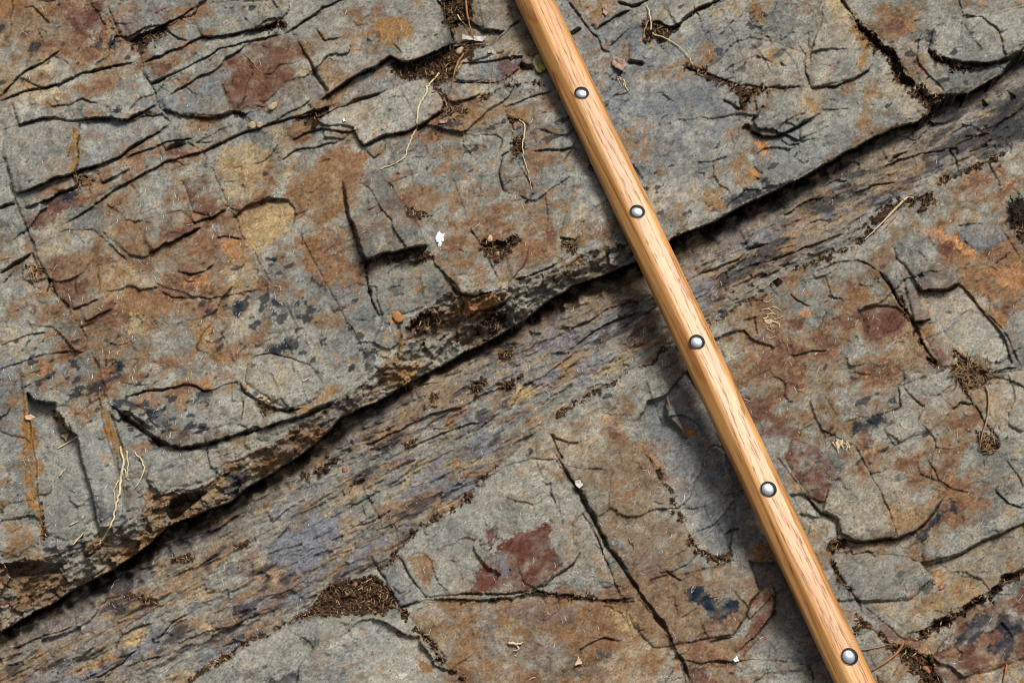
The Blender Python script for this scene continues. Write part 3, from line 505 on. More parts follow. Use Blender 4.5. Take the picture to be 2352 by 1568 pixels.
# right side
crack(2, 1, [(920, 300), (1050, 252), (1200, 228), (1290, 262), (1350, 300), (1400, 365), (1470, 470), (1530, 565), (1600, 680), (1650, 790), (1710, 900), (1780, 970)], 5.5, 17, -3, 25)
crack(2, 1, [(1590, 690), (1650, 800), (1700, 890), (1760, 960)], 10, 24)
crack(2, 1, [(1588, 655), (1650, 645), (1714, 630)], 4.5, 12, 6)
crack(2, 1, [(1640, 438), (1740, 432), (1840, 432), (1930, 385)], 5, 13, 7)
crack(2, 1, [(1490, 300), (1530, 370), (1545, 440), (1555, 500)], 3, 7)
crack(2, 1, [(1930, 400), (2000, 480), (2100, 600), (2190, 685), (2250, 790), (2335, 965)], 3.5, 10, 0)
crack(2, 1, [(2000, 490), (2060, 560), (2110, 605)], 5, 12)
crack(2, 1, [(2190, 0), (2260, 100), (2352, 240)], 2.2, 6)
crack(2, 1, [(2130, 1000), (2220, 975), (2310, 965)], 3.5, 9, 3)
crack(2, 1, [(2240, 1000), (2280, 1100), (2290, 1200), (2240, 1300)], 3, 8)
crack(2, 1, [(1490, 1100), (1505, 1235), (1385, 1285)], 4, 9, 0)
crack(2, 1, [(1385, 1285), (1300, 1310), (1200, 1300)], 2, 5)
crack(2, 1, [(1890, 1040), (2000, 1210), (2050, 1300), (2190, 1480)], 4, 11)
crack(2, 1, [(1870, 1260), (1920, 1215), (2000, 1215)], 4, 10, 3)
crack(2, 1, [(1200, 580), (1240, 625), (1260, 700), (1282, 772), (1380, 755), (1465, 712)], 2.4, 6)
crack(2, 1, [(750, 885), (880, 860), (1005, 850)], 3, 8, 4)
crack(2, 1, [(690, 780), (720, 850), (750, 885)], 2, 5)
crack(2, 1, [(1180, 990), (1230, 1005), (1310, 1010)], 2.4, 6, 2)
crack(2, 1, [(800, 960), (835, 1020), (860, 1060)], 2.2, 6)
crack(2, 1, [(980, 1160), (1030, 1240), (1070, 1300)], 2.4, 6)
crack(2, 1, [(740, 450), (790, 512), (890, 542)], 4, 8, 3)
crack(2, 1, [(1000, 470), (1020, 500), (1060, 490)], 3, 7)
crack(2, 1, [(930, 1400), (990, 1410), (1065, 1432)], 3, 8, 3)
crack(2, 1, [(1070, 1460), (1180, 1500), (1230, 1580), (1330, 1750), (1400, 1900), (1460, 2050), (1495, 2160)], 2.6, 9)
crack(2, 1, [(1410, 1420), (1460, 1500), (1530, 1560)], 5, 9, 0)
crack(2, 2, [(1050, 560), (1190, 597), (1320, 590), (1490, 580), (1610, 525), (1720, 412), (1810, 290)], 5, 11, 8, 25)
crack(2, 2, [(1295, 125), (1380, 110), (1420, 80)], 2.4, 6, 2)
crack(2, 2, [(1060, 470), (1060, 560), (1040, 660), (1030, 740), (1085, 850), (1160, 940), (1225, 1010), (1235, 1090), (1200, 1200)], 5, 11)
crack(2, 2, [(640, 0), (760, 150), (880, 310), (960, 400), (1075, 455)], 3, 8)
crack(2, 2, [(1240, 1030), (1380, 1140), (1500, 1260), (1640, 1300)], 3, 8)
crack(2, 2, [(1640, 755), (1760, 730), (1890, 700), (2080, 590), (2200, 540), (2330, 480)], 4, 6, 9, 40)
crack(2, 2, [(1120, 690), (1160, 655), (1180, 690), (1280, 660), (1350, 700)], 2.4, 6, 3)
crack(2, 2, [(1540, 10), (1620, 60), (1640, 140), (1760, 180), (1870, 260)], 4, 8, -4, 25)
crack(2, 2, [(1680, 20), (1740, 100), (1760, 160), (1880, 240), (2000, 265)], 3, 7, 2)
crack(2, 2, [(2230, 30), (2300, 130), (2352, 230)], 3.5, 9)
crack(2, 2, [(2150, 230), (2250, 330), (2352, 370)], 3, 8, 4)
crack(2, 2, [(290, 550), (330, 525), (392, 498)], 4.5, 11, 4)
crack(2, 2, [(310, 560), (320, 630), (355, 680)], 3, 8)
crack(2, 2, [(0, 820), (80, 800), (240, 765), (380, 715)], 3, 8, -3)
crack(2, 2, [(500, 830), (548, 935), (480, 1010), (440, 1100), (350, 1235)], 4, 8, -3, 15)
crack(2, 2, [(610, 870), (640, 960), (625, 1080), (540, 1200), (440, 1300), (370, 1370)], 3, 6, -6, 20)
crack(2, 2, [(180, 1290), (260, 1260), (350, 1250)], 5, 9, 4)
crack(2, 2, [(0, 1412), (130, 1432), (340, 1425), (480, 1410), (620, 1412), (900, 1440)], 4.5, 12, 4)
crack(2, 2, [(870, 1430), (890, 1490), (905, 1600)], 5, 13)
crack(2, 2, [(0, 1430), (60, 1540), (90, 1600)], 3, 8)
crack(2, 2, [(1540, 1235), (1700, 1192), (1880, 1122), (2000, 1035), (2130, 962), (2220, 862), (2352, 800), (2500, 730)], 12, 24, 3)
# lower middle
crack(1, 2, [(580, 1002), (700, 992), (900, 998), (1050, 992), (1200, 972), (1350, 935), (1500, 962), (1700, 987), (1900, 1002), (2020, 982)], 4.5, 13, 5)
crack(1, 2, [(740, 960), (850, 955), (1100, 955), (1300, 935), (1400, 900), (1500, 820), (1610, 730), (1640, 685), (1602, 570), (1600, 480)], 4.5, 8, 3)
crack(1, 2, [(1480, 0), (1530, 70), (1610, 200), (1660, 300), (1760, 480), (1850, 650), (1980, 830), (2070, 960), (2180, 1100), (2260, 1240), (2352, 1420), (2420, 1590)], 6, 20, 5, 30)
crack(1, 2, [(1530, 90), (1610, 210), (1680, 340), (1760, 490), (1860, 660)], 10, 26)
crack(1, 2, [(2060, 970), (2170, 1110), (2250, 1235)], 8, 22)
crack(1, 2, [(1690, 400), (1760, 560), (1830, 740), (1900, 930), (1950, 1050), (2010, 1250)], 2.6, 8)
crack(1, 2, [(2030, 1010), (2060, 1130)], 2.6, 7)
crack(1, 2, [(1640, 1440), (1642, 1340), (1700, 1300), (1800, 1255), (1940, 1282)], 3, 7, 4)
crack(1, 2, [(1060, 490), (1065, 580), (1010, 670)], 4.5, 8, -4, 15)
crack(1, 2, [(1340, 40), (1390, 150), (1400, 160)], 2.4, 6)
crack(1, 2, [(1440, 250), (1500, 400), (1530, 500)], 1.8, 4)
crack(1, 2, [(385, 690), (420, 740), (500, 870), (590, 995)], 2.6, 8)
crack(1, 2, [(205, 690), (270, 820), (350, 940), (405, 1055), (480, 1035), (560, 1010)], 3.5, 10)
crack(1, 2, [(2190, 810), (2240, 800), (2352, 860)], 3, 7, 3)
crack(1, 1, [(2100, 1050), (2150, 1180), (2210, 1360)], 2, 6)
crack(1, 1, [(2000, 1400), (2070, 1500), (2110, 1568), (2200, 1740), (2260, 1840)], 3.4, 9, -3, 20)
crack(1, 1, [(1880, 1180), (1910, 1240)], 2.5, 6, -3, 20)
crack(1, 1, [(1450, 1430), (1480, 1500), (1530, 1600)], 6, 15)
crack(1, 1, [(1460, 1450), (1560, 1470), (1630, 1490)], 3.5, 9, 4)

# ---------------------------------------------------------------- soil in hollows and cracks
soil(1, 0, [(330, 430), (430, 445), (520, 440), (650, 370), (790, 305), (900, 290), (1000, 300), (900, 370), (890, 430), (830, 430), (760, 560), (640, 590), (560, 545), (420, 560), (370, 500)], 14)
soil(1, 0, [(690, -60), (900, -60), (880, 40), (900, 120), (800, 150), (770, 240), (740, 190), (710, 90)], 20)
soil(1, 0, [(690, -100), (840, -100), (760, 70), (715, 100)], 58)
soil(1, 0, [(400, 1360), (470, 1400), (560, 1460), (610, 1490), (530, 1520), (450, 1470)], 4)
soil(1, 0, [(640, 600), (700, 650), (740, 740), (860, 760), (800, 790), (690, 800), (720, 720)], 4)
soil(1, 0, [(1170, 990), (1220, 960), (1270, 880), (1250, 1000), (1230, 1100), (1190, 1050)], 8)
soil(1, 0, [(2110, 130), (2250, 190), (2330, 180), (2200, 290), (2090, 270)], 6)
soil_line(1, 0, [(940, 690), (1080, 615), (1190, 575), (1420, 575)], 6, 3)
soil_line(1, 0, [(1000, 380), (1100, 385), (1230, 385)], 5, 3)
soil_line(1, 0, [(1130, 800), (1200, 815)], 6, 2)
soil(0, 0, [(890, 290), (1030, 215), (1140, 190), (1150, 230), (1060, 280), (1040, 320), (930, 330)], 16)
soil(0, 0, [(1800, 190), (1940, 145), (1945, 215), (1850, 210)], 12)
soil(0, 0, [(2060, 830), (2150, 770), (2300, 750), (2220, 810), (2130, 840)], 10)
soil(0, 0, [(880, 840), (1000, 800), (1060, 770), (1100, 775), (960, 830)], 10)
soil(0, 0, [(520, 1230), (600, 1190), (640, 1220), (560, 1290)], 5)
soil(2, 0, [(1150, 70), (1230, 170), (1330, 240), (1430, 320), (1485, 415), (1545, 505), (1612, 595), (1585, 650), (1505, 595), (1425, 480), (1400, 405), (1290, 320), (1225, 225)], 34)
soil(2, 0, [(1560, 650), (1600, 600), (1670, 595), (1700, 650), (1850, 665), (1990, 648), (1800, 690), (1740, 725), (1720, 830), (1690, 760), (1640, 720)], 16)
soil(2, 0, [(1730, 370), (1840, 430), (1960, 455), (2100, 445), (2200, 445), (1980, 495), (1830, 485)], 18)
soil(2, 0, [(30, 450), (130, 460), (200, 500), (300, 530), (390, 585), (520, 600), (690, 603), (520, 630), (460, 690), (420, 770), (370, 740), (420, 660), (330, 590), (200, 545)], 3)
soil_line(2, 0, [(1700, 1290), (1830, 1230), (1900, 1200), (2100, 1110), (2230, 1060)], 9, 9)
soil_line(2, 0, [(1250, 1568), (1450, 1430), (1600, 1390), (1760, 1380)], 16, 5)
soil(1, 1, [(945, 85), (1050, 65), (1130, 90), (1210, 40), (1230, 85), (1150, 150), (1065, 235), (1025, 225), (980, 155)], 20)
soil(1, 1, [(270, 215), (400, 195), (600, 150), (580, 200), (480, 215), (360, 245)], 5)
soil(1, 1, [(1540, 80), (1650, 110), (1640, 160), (1590, 180), (1550, 130)], -2)
soil(1, 1, [(480, 650), (560, 590), (660, 600), (720, 640), (640, 690), (520, 700)], 5)
soil(1, 1, [(930, 720), (960, 640), (1040, 590), (1140, 570), (1150, 640), (1060, 700)], 9)
soil_line(1, 1, [(1450, 1300), (1580, 1235), (1700, 1175), (1860, 1065), (2000, 985), (2150, 905), (2290, 820)], 6, 6)
soil_line(1, 1, [(1090, 900), (1200, 850), (1180, 800)], 9, 0)
soil_line(1, 1, [(890, 1090), (960, 1050), (1180, 1080), (1240, 980)], 8, 0)
soil_line(1, 1, [(550, 1250), (620, 1190), (680, 1130)], 9, 0)
soil_line(1, 1, [(450, 1520), (560, 1420)], 8, 1)
soil(1, 1, [(880, 1110), (960, 1080), (990, 1130), (920, 1170)], 1)
soil_line(2, 1, [(160, 672), (250, 630)], 5, 5)
soil_line(2, 1, [(560, 400), (640, 380), (740, 340), (850, 250)], 7, 6)
soil_line(2, 1, [(860, 250), (1000, 205), (1200, 105), (1340, 0)], 7, 6)
soil_line(2, 1, [(160, 672), (330, 575), (560, 462), (600, 400)], 4, 5)
soil_line(2, 1, [(1480, 480), (1530, 560), (1580, 640)], 4, 10)
soil_line(2, 1, [(1600, 690), (1680, 850), (1760, 960)], 6, 20)
soil(2, 1, [(1850, 840), (1960, 890), (2115, 1000), (2105, 1060), (1990, 1110), (1900, 1035), (1850, 985), (1895, 920)], 10)
soil(2, 1, [(2040, 1420), (2100, 1400), (2200, 1490), (2180, 1560), (2080, 1530)], 4)
soil_line(2, 1, [(1900, 1050), (2000, 1210)], 5, 4)
soil(2, 1, [(2290, -90), (2380, -120), (2420, 30), (2352, 110), (2290, 10)], -7)
soil_line(1, 2, [(1150, 20), (1060, 80), (930, 205), (830, 330), (680, 425), (540, 475), (500, 535), (370, 690), (250, 780)], 6, 3)
soil(1, 2, [(-100, 900), (0, 870), (200, 830), (290, 860), (370, 990), (405, 1065), (300, 1085), (0, 1095), (-150, 1120), (-260, 1140)], 10)
soil_line(0, 2, [(2352, 990), (2150, 1095), (1900, 1190), (1700, 1310), (1500, 1430), (1350, 1530), (1200, 1620)], 7, 4)
soil_line(1, 2, [(400, 1075), (470, 1130), (560, 1235), (645, 1370), (740, 1480), (900, 1590)], 11, 9)
soil_line(1, 2, [(700, 1010), (1000, 1005), (1350, 940), (1700, 990), (1950, 1000)], 4, 4)
soil_line(1, 2, [(2130, 10), (2200, 165), (2260, 262), (2300, 362), (2360, 470), (2410, 570), (2480, 680)], 7, 4)
soil(2, 2, [(120, 660), (200, 690), (330, 680), (370, 700), (200, 740), (140, 730)], 6)
soil(2, 2, [(1060, 560), (1110, 560), (1150, 600), (1130, 640), (1040, 650), (1020, 610)], 14)
soil(2, 2, [(1165, 1230), (1250, 1090), (1300, 1180), (1210, 1215)], 6)
soil(2, 2, [(1310, 1190), (1450, 1290), (1600, 1330), (1720, 1400), (1750, 1510), (1820, 1660), (1700, 1640), (1600, 1490), (1500, 1450), (1460, 1370), (1390, 1270)], 10)
soil_line(2, 2, [(1560, 1240), (1700, 1200), (1880, 1125), (2000, 1040), (2130, 965), (2220, 880), (2352, 810)], 13, 12)
soil_line(2, 2, [(1040, 660), (1030, 740), (1085, 850), (1160, 940), (1225, 1010)], 4, 4)
soil_line(0, 1, [(150, 260), (230, 270), (330, 340), (370, 420)], 5, 6)
soil_line(0, 1, [(390, 1260), (440, 1370), (520, 1420)], 6, 6)
soil(0, 1, [(1780, 1180), (1850, 1230), (1830, 1290), (1790, 1290)], 5)
soil_line(0, 2, [(285, 330), (290, 460), (285, 590)], 3, 2)
soil_line(0, 2, [(2060, 140), (2250, 90), (2352, 30)], 9, 0)
soil_line(0, 2, [(1600, 620), (1760, 590)], 9, 0)
soil_line(0, 2, [(850, 980), (1100, 1000)], 10, 0)
soil_line(0, 2, [(1150, 740), (1350, 690)], 8, 0)

# ---------------------------------------------------------------- stains with a shape of their own
stain(0, 0, [(540, 40), (720, 0), (745, 130), (700, 200), (600, 240), (510, 240), (470, 150)], 'RB', .8)
stain(0, 0, [(-50, -50), (480, -50), (350, 40), (200, 90), (120, 60), (0, 120)], 'RU', .75)
stain(0, 0, [(0, 150), (300, 90), (450, 170), (500, 240), (420, 300), (200, 220), (60, 280)], 'BR', .6, 6)
stain(0, 0, [(1150, 75), (1230, 30), (1310, 40), (1250, 95), (1190, 110)], 'RU', .85)
stain(0, 0, [(990, 455), (1130, 440), (1170, 500), (1100, 545), (1020, 550)], 'RB', .7)
stain(0, 0, [(1180, 560), (1350, 500), (1380, 530), (1230, 620)], 'RU', .7)
stain(0, 0, [(1220, 640), (1300, 600), (1280, 720), (1240, 700)], 'RU', .6)
stain(0, 0, [(360, 650), (500, 620), (480, 690), (380, 690)], 'RU', .75)
stain(0, 0, [(500, 900), (540, 880), (535, 1000), (545, 1100), (510, 1190), (480, 1130)], 'OC', .8)
stain(0, 0, [(160, 1460), (340, 1390), (520, 1330), (560, 1400), (420, 1480), (300, 1568), (190, 1568)], 'RB', .75)
stain(0, 0, [(330, 1400), (540, 1320), (520, 1370), (380, 1420)], 'BB', .8)
stain(0, 0, [(1145, 1070), (1280, 1040), (1290, 1080), (1180, 1100)], 'RB', .8)
stain(0, 0, [(1140, 1030), (1280, 990), (1260, 1020)], 'DB', .8)
stain(0, 0, [(1940, 1250), (2352, 1000), (2500, 1200), (2480, 1400), (2352, 1500), (2100, 1520), (2040, 1420), (1960, 1330)], 'RU', .65, 8)
stain(0, 0, [(2140, 560), (2200, 540)], 'OR', .1)
stain(0, 0, [(1500, 1060), (1700, 1000), (1850, 1060), (1830, 1250), (1700, 1380), (1560, 1330)], 'TN', .5, 8)
stain(0, 0, [(1850, 690), (1930, 670), (1930, 730), (1860, 750)], 'RU', .8)
stain(0, 0, [(640, 250), (680, 240), (670, 330), (630, 300)], 'BB', .85)
stain(0, 0, [(730, 300), (810, 270), (790, 350), (740, 340)], 'BB', .85)
stain(0, 0, [(790, 740), (840, 740), (830, 780), (780, 780)], 'BB', .8)
stain(1, 0, [(230, 140), (330, 120), (430, 140), (490, 250), (380, 310), (310, 330), (200, 230), (110, 290), (80, 250), (200, 200)], 'OC', .75, 4)
stain(1, 0, [(180, 215), (240, 230), (290, 290), (240, 280)], 'RB', .7)
stain(1, 0, [(780, 150), (880, 140), (950, 230), (940, 300), (800, 300)], 'BR', .75)
stain(1, 0, [(1130, 430), (1240, 440), (1220, 490), (1080, 570), (1000, 560)], 'RB', .6)
stain(1, 0, [(0, 1020), (130, 1030), (200, 1080), (120, 1180), (0, 1230), (-150, 1160), (-160, 1080)], 'RU', .75)
stain(1, 0, [(1120, 700), (1280, 740), (1300, 830), (1100, 800), (700, 830), (900, 740)], 'OC', .45, 8)
stain(1, 0, [(700, 860), (840, 830), (800, 870), (690, 900)], 'BB', .7)
stain(1, 0, [(840, 890), (960, 880), (1000, 920), (900, 940)], 'BB', .6, 6)
stain(1, 0, [(1270, 1060), (1400, 1040), (1330, 1200), (1260, 1190)], 'RU', .5, 6)
stain(1, 0, [(1900, 0), (1930, 0), (1850, 120), (1750, 120), (1600, 60), (1600, 0)], 'OC', .5, 8)
stain(1, 0, [(1770, 260), (1850, 330), (1810, 350), (1760, 300)], 'PU', .7)
stain(1, 0, [(1760, 420), (1860, 390), (1840, 440)], 'PU', .6)
stain(2, 0, [(480, 0), (520, 0), (560, 150), (530, 180), (490, 100)], 'OC', .8)
stain(2, 0, [(590, 300), (630, 330), (640, 470), (610, 480), (600, 390)], 'OC', .8)
stain(2, 0, [(1170, 120), (1230, 240), (1310, 340), (1318, 455), (1240, 462), (1230, 340), (1190, 220)], 'OC', .85)
stain(2, 0, [(980, 0), (1100, 0), (1160, 110), (1060, 120)], 'TN', .6)
stain(2, 0, [(1270, 60), (1440, 20), (1500, 90), (1380, 150)], 'RU', .7, 5)
stain(2, 0, [(1520, 150), (1600, 140), (1600, 240), (1540, 230)], 'OC', .6)
stain(2, 0, [(500, 970), (560, 990), (610, 1080), (560, 1070)], 'OR', .9)
stain(2, 0, [(340, 1090), (470, 1090), (540, 1200), (500, 1280), (380, 1300), (350, 1180)], 'OC', .75, 5)
stain(2, 0, [(440, 1170), (500, 1180), (520, 1240), (480, 1230)], 'OR', .8)
stain(2, 0, [(200, 1110), (330, 1080), (320, 1200), (160, 1250)], 'BR', .6)
stain(2, 0, [(130, 1320), (320, 1290), (280, 1400), (200, 1470), (140, 1420)], 'OC', .7, 5)
stain(2, 0, [(290, 1380), (420, 1350), (640, 1290), (520, 1370), (380, 1430)], 'BB', .75)
stain(2, 0, [(850, 660), (900, 680), (970, 780), (920, 760)], 'OC', .7)
stain(2, 0, [(1260, 620), (1310, 640), (1280, 850), (1240, 950), (1210, 900)], 'OC', .5, 8)
stain(2, 0, [(1720, 190), (1770, 190), (1730, 310), (1700, 320)], 'BB', .8)
stain(2, 0, [(2080, 700), (2352, 640), (2420, 900), (2200, 1000), (2060, 900), (2180, 800)], 'BB', .55, 12)
stain(2, 1, [(1620, 0), (1760, 10), (1880, 90), (2050, 200), (1960, 200), (1860, 120), (1740, 50)], 'OR', .95)
stain(2, 1, [(1700, 50), (1820, 80), (1880, 130), (1850, 200), (1780, 150)], 'RB', .8)
stain(2, 1, [(1870, 180), (2020, 220), (2140, 170), (2240, 110), (2352, 290), (2352, 440), (2220, 470), (2120, 560), (2000, 420), (1930, 340)], 'RU', .8, 5)
stain(2, 1, [(2150, 270), (2300, 250), (2330, 400), (2200, 430)], 'OR', .5, 8)
stain(2, 1, [(1210, 572), (1330, 545), (1480, 540), (1540, 600), (1465, 712), (1370, 755), (1285, 770), (1255, 690)], 'RB', .55)
stain(2, 1, [(1150, 440), (1240, 450), (1320, 490), (1280, 520), (1180, 490)], 'RU', .8)
stain(2, 1, [(800, 560), (890, 560), (880, 600), (820, 610)], 'OR', .85)
stain(2, 1, [(700, 640), (840, 610), (820, 680), (720, 700)], 'RB', .7)
stain(2, 1, [(450, 730), (580, 720), (560, 800), (480, 790)], 'PU', .7)
stain(2, 1, [(720, 800), (880, 830), (800, 880), (740, 870)], 'RB', .6)
stain(2, 1, [(380, 1140), (560, 1190), (700, 1330), (820, 1440), (700, 1480), (540, 1440), (420, 1300)], 'RB', .7, 6)
stain(2, 1, [(1160, 1400), (1180, 1350), (1300, 1300), (1390, 1290), (1330, 1420), (1280, 1500), (1270, 1400), (1180, 1420)], 'BB', .8, 5)
stain(2, 1, [(2180, 1180), (2290, 1200), (2220, 1330), (2110, 1250)], 'OC', .4, 8)
stain(2, 1, [(1640, 680), (1740, 650), (1750, 700), (1680, 730)], 'OC', .7)
stain(2, 1, [(220, 1290), (330, 1350), (280, 1360)], 'OC', .1)
stain(1, 1, [(0, 180), (120, 250), (140, 330), (60, 380), (0, 410), (-250, 330), (-220, 120)], 'RU', .8, 4)
stain(1, 1, [(-330, 40), (-230, 60), (-100, 0), (0, 0), (60, 60), (100, 200), (-50, 250), (-250, 200)], 'RU', .5, 8)
stain(1, 1, [(600, 190), (900, 220), (1030, 300), (1000, 400), (800, 330), (660, 260)], 'RU', .5, 8)
stain(1, 1, [(1060, 230), (1250, 80), (1420, 130), (1400, 230), (1200, 330), (1080, 330)], 'RU', .65, 5)
stain(1, 1, [(480, 420), (550, 390), (560, 430), (490, 460)], 'OC', .8)
stain(1, 1, [(350, 610), (400, 590), (420, 640), (370, 650)], 'OR', .95, 2)
stain(1, 1, [(385, 690), (420, 700), (400, 880), (375, 890)], 'OC', .9)
stain(1, 1, [(860, 550), (1000, 490), (1080, 470), (1060, 540), (900, 600)], 'OR', .7)
stain(1, 1, [(1470, 200), (1530, 260), (1500, 270)], 'OC', .9)
stain(1, 1, [(280, 1100), (400, 960), (540, 920), (500, 1040), (360, 1120)], 'OC', .75, 5)
stain(1, 1, [(150, 830), (250, 850), (230, 960), (170, 1000)], 'BB', .8)
stain(1, 1, [(300, 900), (380, 880), (350, 1000), (270, 1120)], 'OC', .5)
stain(1, 1, [(720, 1290), (820, 1250), (910, 1240), (860, 1310), (760, 1350), (710, 1370)], 'RU', .9)
stain(1, 1, [(1110, 1200), (1250, 1090), (1370, 1070), (1320, 1170), (1150, 1260)], 'TN', .75)
stain(1, 1, [(1500, 920), (1700, 790), (1720, 860), (1600, 1000), (1480, 1000)], 'OC', .5, 6)
stain(1, 1, [(1240, 1090), (1450, 990), (1500, 960), (1480, 1020), (1380, 1060)], 'LV', .8)
stain(1, 1, [(1700, 850), (1780, 740), (1840, 720), (1820, 800)], 'PU', .7)
stain(1, 2, [(1110, 560), (1200, 540), (1390, 480), (1440, 480), (1440, 560), (1490, 660), (1490, 760), (1460, 830), (1380, 900), (1260, 930), (920, 930), (920, 830), (1000, 800), (980, 700), (1090, 660)], 'RB', .85, 4)
stain(1, 2, [(1010, 740), (1060, 680), (1130, 690), (1140, 830), (1120, 860), (1080, 760)], 'LV', .75)
stain(1, 2, [(450, 720), (600, 700), (660, 760), (660, 850), (600, 920), (520, 870), (480, 790)], 'RU', .75)
stain(1, 2, [(1150, 90), (1240, 90), (1260, 150), (1170, 130)], 'RU', .8)
stain(1, 2, [(1330, 80), (1500, 100), (1560, 200), (1440, 130)], 'RU', .5, 6)
stain(1, 2, [(1000, 500), (1050, 480), (1060, 560), (1020, 640)], 'RB', .7)
stain(1, 2, [(700, 210), (860, 150), (940, 160), (880, 260), (700, 340)], 'GB', .7)
stain(1, 2, [(370, 590), (520, 490), (490, 540), (400, 650)], 'DB', .7)
stain(1, 2, [(360, 560), (480, 480), (510, 500), (400, 590)], 'GB', .7)
stain(1, 2, [(1900, 180), (2030, 250), (2020, 320), (1900, 300)], 'RU', .6, 8)
stain(1, 2, [(2000, 700), (2200, 650), (2250, 780), (2150, 860), (2040, 800)], 'PU', .55, 8)
stain(1, 2, [(1120, 1040), (1600, 1050), (1650, 1120), (1500, 1180), (1200, 1130)], 'PU', .6, 8)
stain(1, 2, [(600, 1180), (900, 1150), (1000, 1300), (900, 1400), (700, 1330)], 'RU', .5, 8)
stain(1, 2, [(1850, 1060), (2010, 1060), (2000, 1240), (1900, 1180)], 'TN', .6, 5)
stain(1, 2, [(1780, 1370), (1870, 1370), (1850, 1430), (1790, 1430)], 'GD', .6)
stain(1, 2, [(540, 1390), (620, 1470), (620, 1540), (570, 1500)], 'RU', .8)
stain(1, 2, [(390, 1480), (500, 1460), (490, 1510), (410, 1520)], 'WH', .35)
stain(1, 2, [(1770, 770), (1830, 760), (1850, 870), (1790, 850)], 'RU', .75)
stain(2, 2, [(20, 930), (130, 920), (220, 980), (300, 980), (430, 1020), (360, 1110), (330, 1120), (210, 1125), (150, 1060), (20, 1010)], 'BB', .95, 3)
stain(2, 2, [(610, 870), (640, 960), (620, 1080), (540, 1200), (440, 1290), (450, 1220), (500, 1080), (560, 960)], 'RB', .85)
stain(2, 2, [(1080, 520), (1200, 530), (1480, 520), (1490, 580), (1190, 597)], 'DB', .6)
stain(2, 2, [(1410, 350), (1560, 310), (1690, 330), (1800, 280), (1650, 450), (1500, 560), (1440, 470)], 'OC', .55, 5)
stain(2, 2, [(1600, 580), (1640, 540), (1690, 480), (1720, 430), (1830, 390), (1700, 500), (1680, 570)], 'BB', .9)
stain(2, 2, [(1830, 330), (1890, 350), (1900, 400), (1850, 390)], 'BB', .85)
stain(2, 2, [(1650, 900), (1740, 860), (1740, 900), (1690, 930)], 'BB', .85)
stain(2, 2, [(1740, 180), (1850, 200), (1900, 280), (2100, 290), (2140, 400), (2040, 370), (1950, 330), (1800, 300)], 'RU', .65, 6)
stain(2, 2, [(1740, 820), (1830, 830), (1770, 900)], 'OR', .5)
stain(2, 2, [(1890, 1290), (1900, 1230), (2050, 1130), (2100, 1080), (2300, 1090), (2352, 1150), (2300, 1300), (2240, 1400), (2130, 1360), (2220, 1220), (2050, 1200), (2000, 1300)], 'BB', .85, 6)
stain(2, 2, [(1760, 1300), (1880, 1240), (1870, 1300), (1780, 1320)], 'G', .7)
stain(2, 2, [(440, 650), (600, 620), (640, 700), (500, 720)], 'OC', .7)
stain(2, 2, [(1280, 1080), (1400, 1160), (1460, 1250), (1380, 1220)], 'PU', .8)
stain(2, 2, [(20, 1470), (180, 1460), (220, 1530), (150, 1600), (50, 1600)], 'RB', .6)
stain(2, 1, [(0, 1380), (50, 1400), (90, 1440), (60, 1450)], 'OC', .9)
stain(2, 1, [(110, 1440), (200, 1500), (270, 1560), (230, 1560)], 'OC', .7)
stain(0, 1, [(1680, 0), (1990, 0), (2000, 60), (1760, 150), (1700, 80)], 'TN', .6)
stain(0, 1, [(1100, 10), (1380, -20), (1250, 60), (1120, 110)], 'RB', .75)
stain(0, 1, [(1030, 200), (1250, 110), (1500, 80), (1480, 160), (1200, 240), (1050, 280)], 'RU', .65, 6)
stain(0, 1, [(1500, 120), (1640, 100), (1690, 180), (1560, 200)], 'OR', .55, 5)
stain(0, 1, [(1280, 380), (1370, 370), (1420, 400), (1300, 420)], 'OR', .8)
stain(0, 1, [(820, 540), (850, 460), (1000, 420), (1120, 440), (1260, 500), (1180, 590), (1070, 590), (1060, 660), (1000, 700), (940, 600), (880, 600)], 'RU', .8, 4)
stain(0, 1, [(640, 720), (720, 660), (760, 740), (700, 790)], 'RU', .8)
stain(0, 1, [(930, 600), (980, 650), (970, 700), (900, 710)], 'TN', .8)
stain(0, 1, [(1400, 700), (1450, 680), (1440, 780), (1510, 840), (1560, 910), (1400, 860), (1350, 830)], 'OC', .7)
stain(0, 1, [(680, 350), (780, 330), (850, 290), (880, 330), (720, 500)], 'OC', .5, 5)
stain(0, 1, [(180, 520), (240, 530), (210, 600)], 'RB', .7)
stain(0, 1, [(150, 1110), (180, 1300), (235, 1450), (245, 1568), (270, 1880), (272, 2160), (220, 2010), (180, 1700), (155, 1560)], 'OC', .95, 2)
stain(0, 1, [(690, 1180), (740, 1310), (810, 1470), (850, 1568), (820, 1600), (780, 1568), (720, 1380)], 'OC', .95, 2)
stain(0, 1, [(1010, 1240), (1130, 1230), (1130, 1340), (1160, 1400), (1070, 1380)], 'BB', .9)
stain(0, 1, [(1370, 1130), (1430, 1150), (1420, 1210), (1370, 1190)], 'BB', .8)
stain(0, 1, [(770, 930), (850, 920), (860, 1000), (790, 1020)], 'BB', .85)
stain(0, 1, [(1560, 530), (1640, 515), (1690, 610), (1630, 630)], 'BB', .9)
stain(0, 1, [(1900, 500), (2050, 540), (2010, 600), (1920, 590)], 'BB', .85)
stain(0, 1, [(1830, 800), (2010, 740), (2040, 800), (1960, 850), (1860, 840)], 'BB', .75, 5)
stain(0, 1, [(790, 1250), (900, 1290), (1040, 1400), (980, 1410), (860, 1350)], 'DB', .8)
stain(0, 1, [(1040, 1430), (1500, 1400), (1620, 1420), (1300, 1520), (1100, 1490)], 'DB', .6)
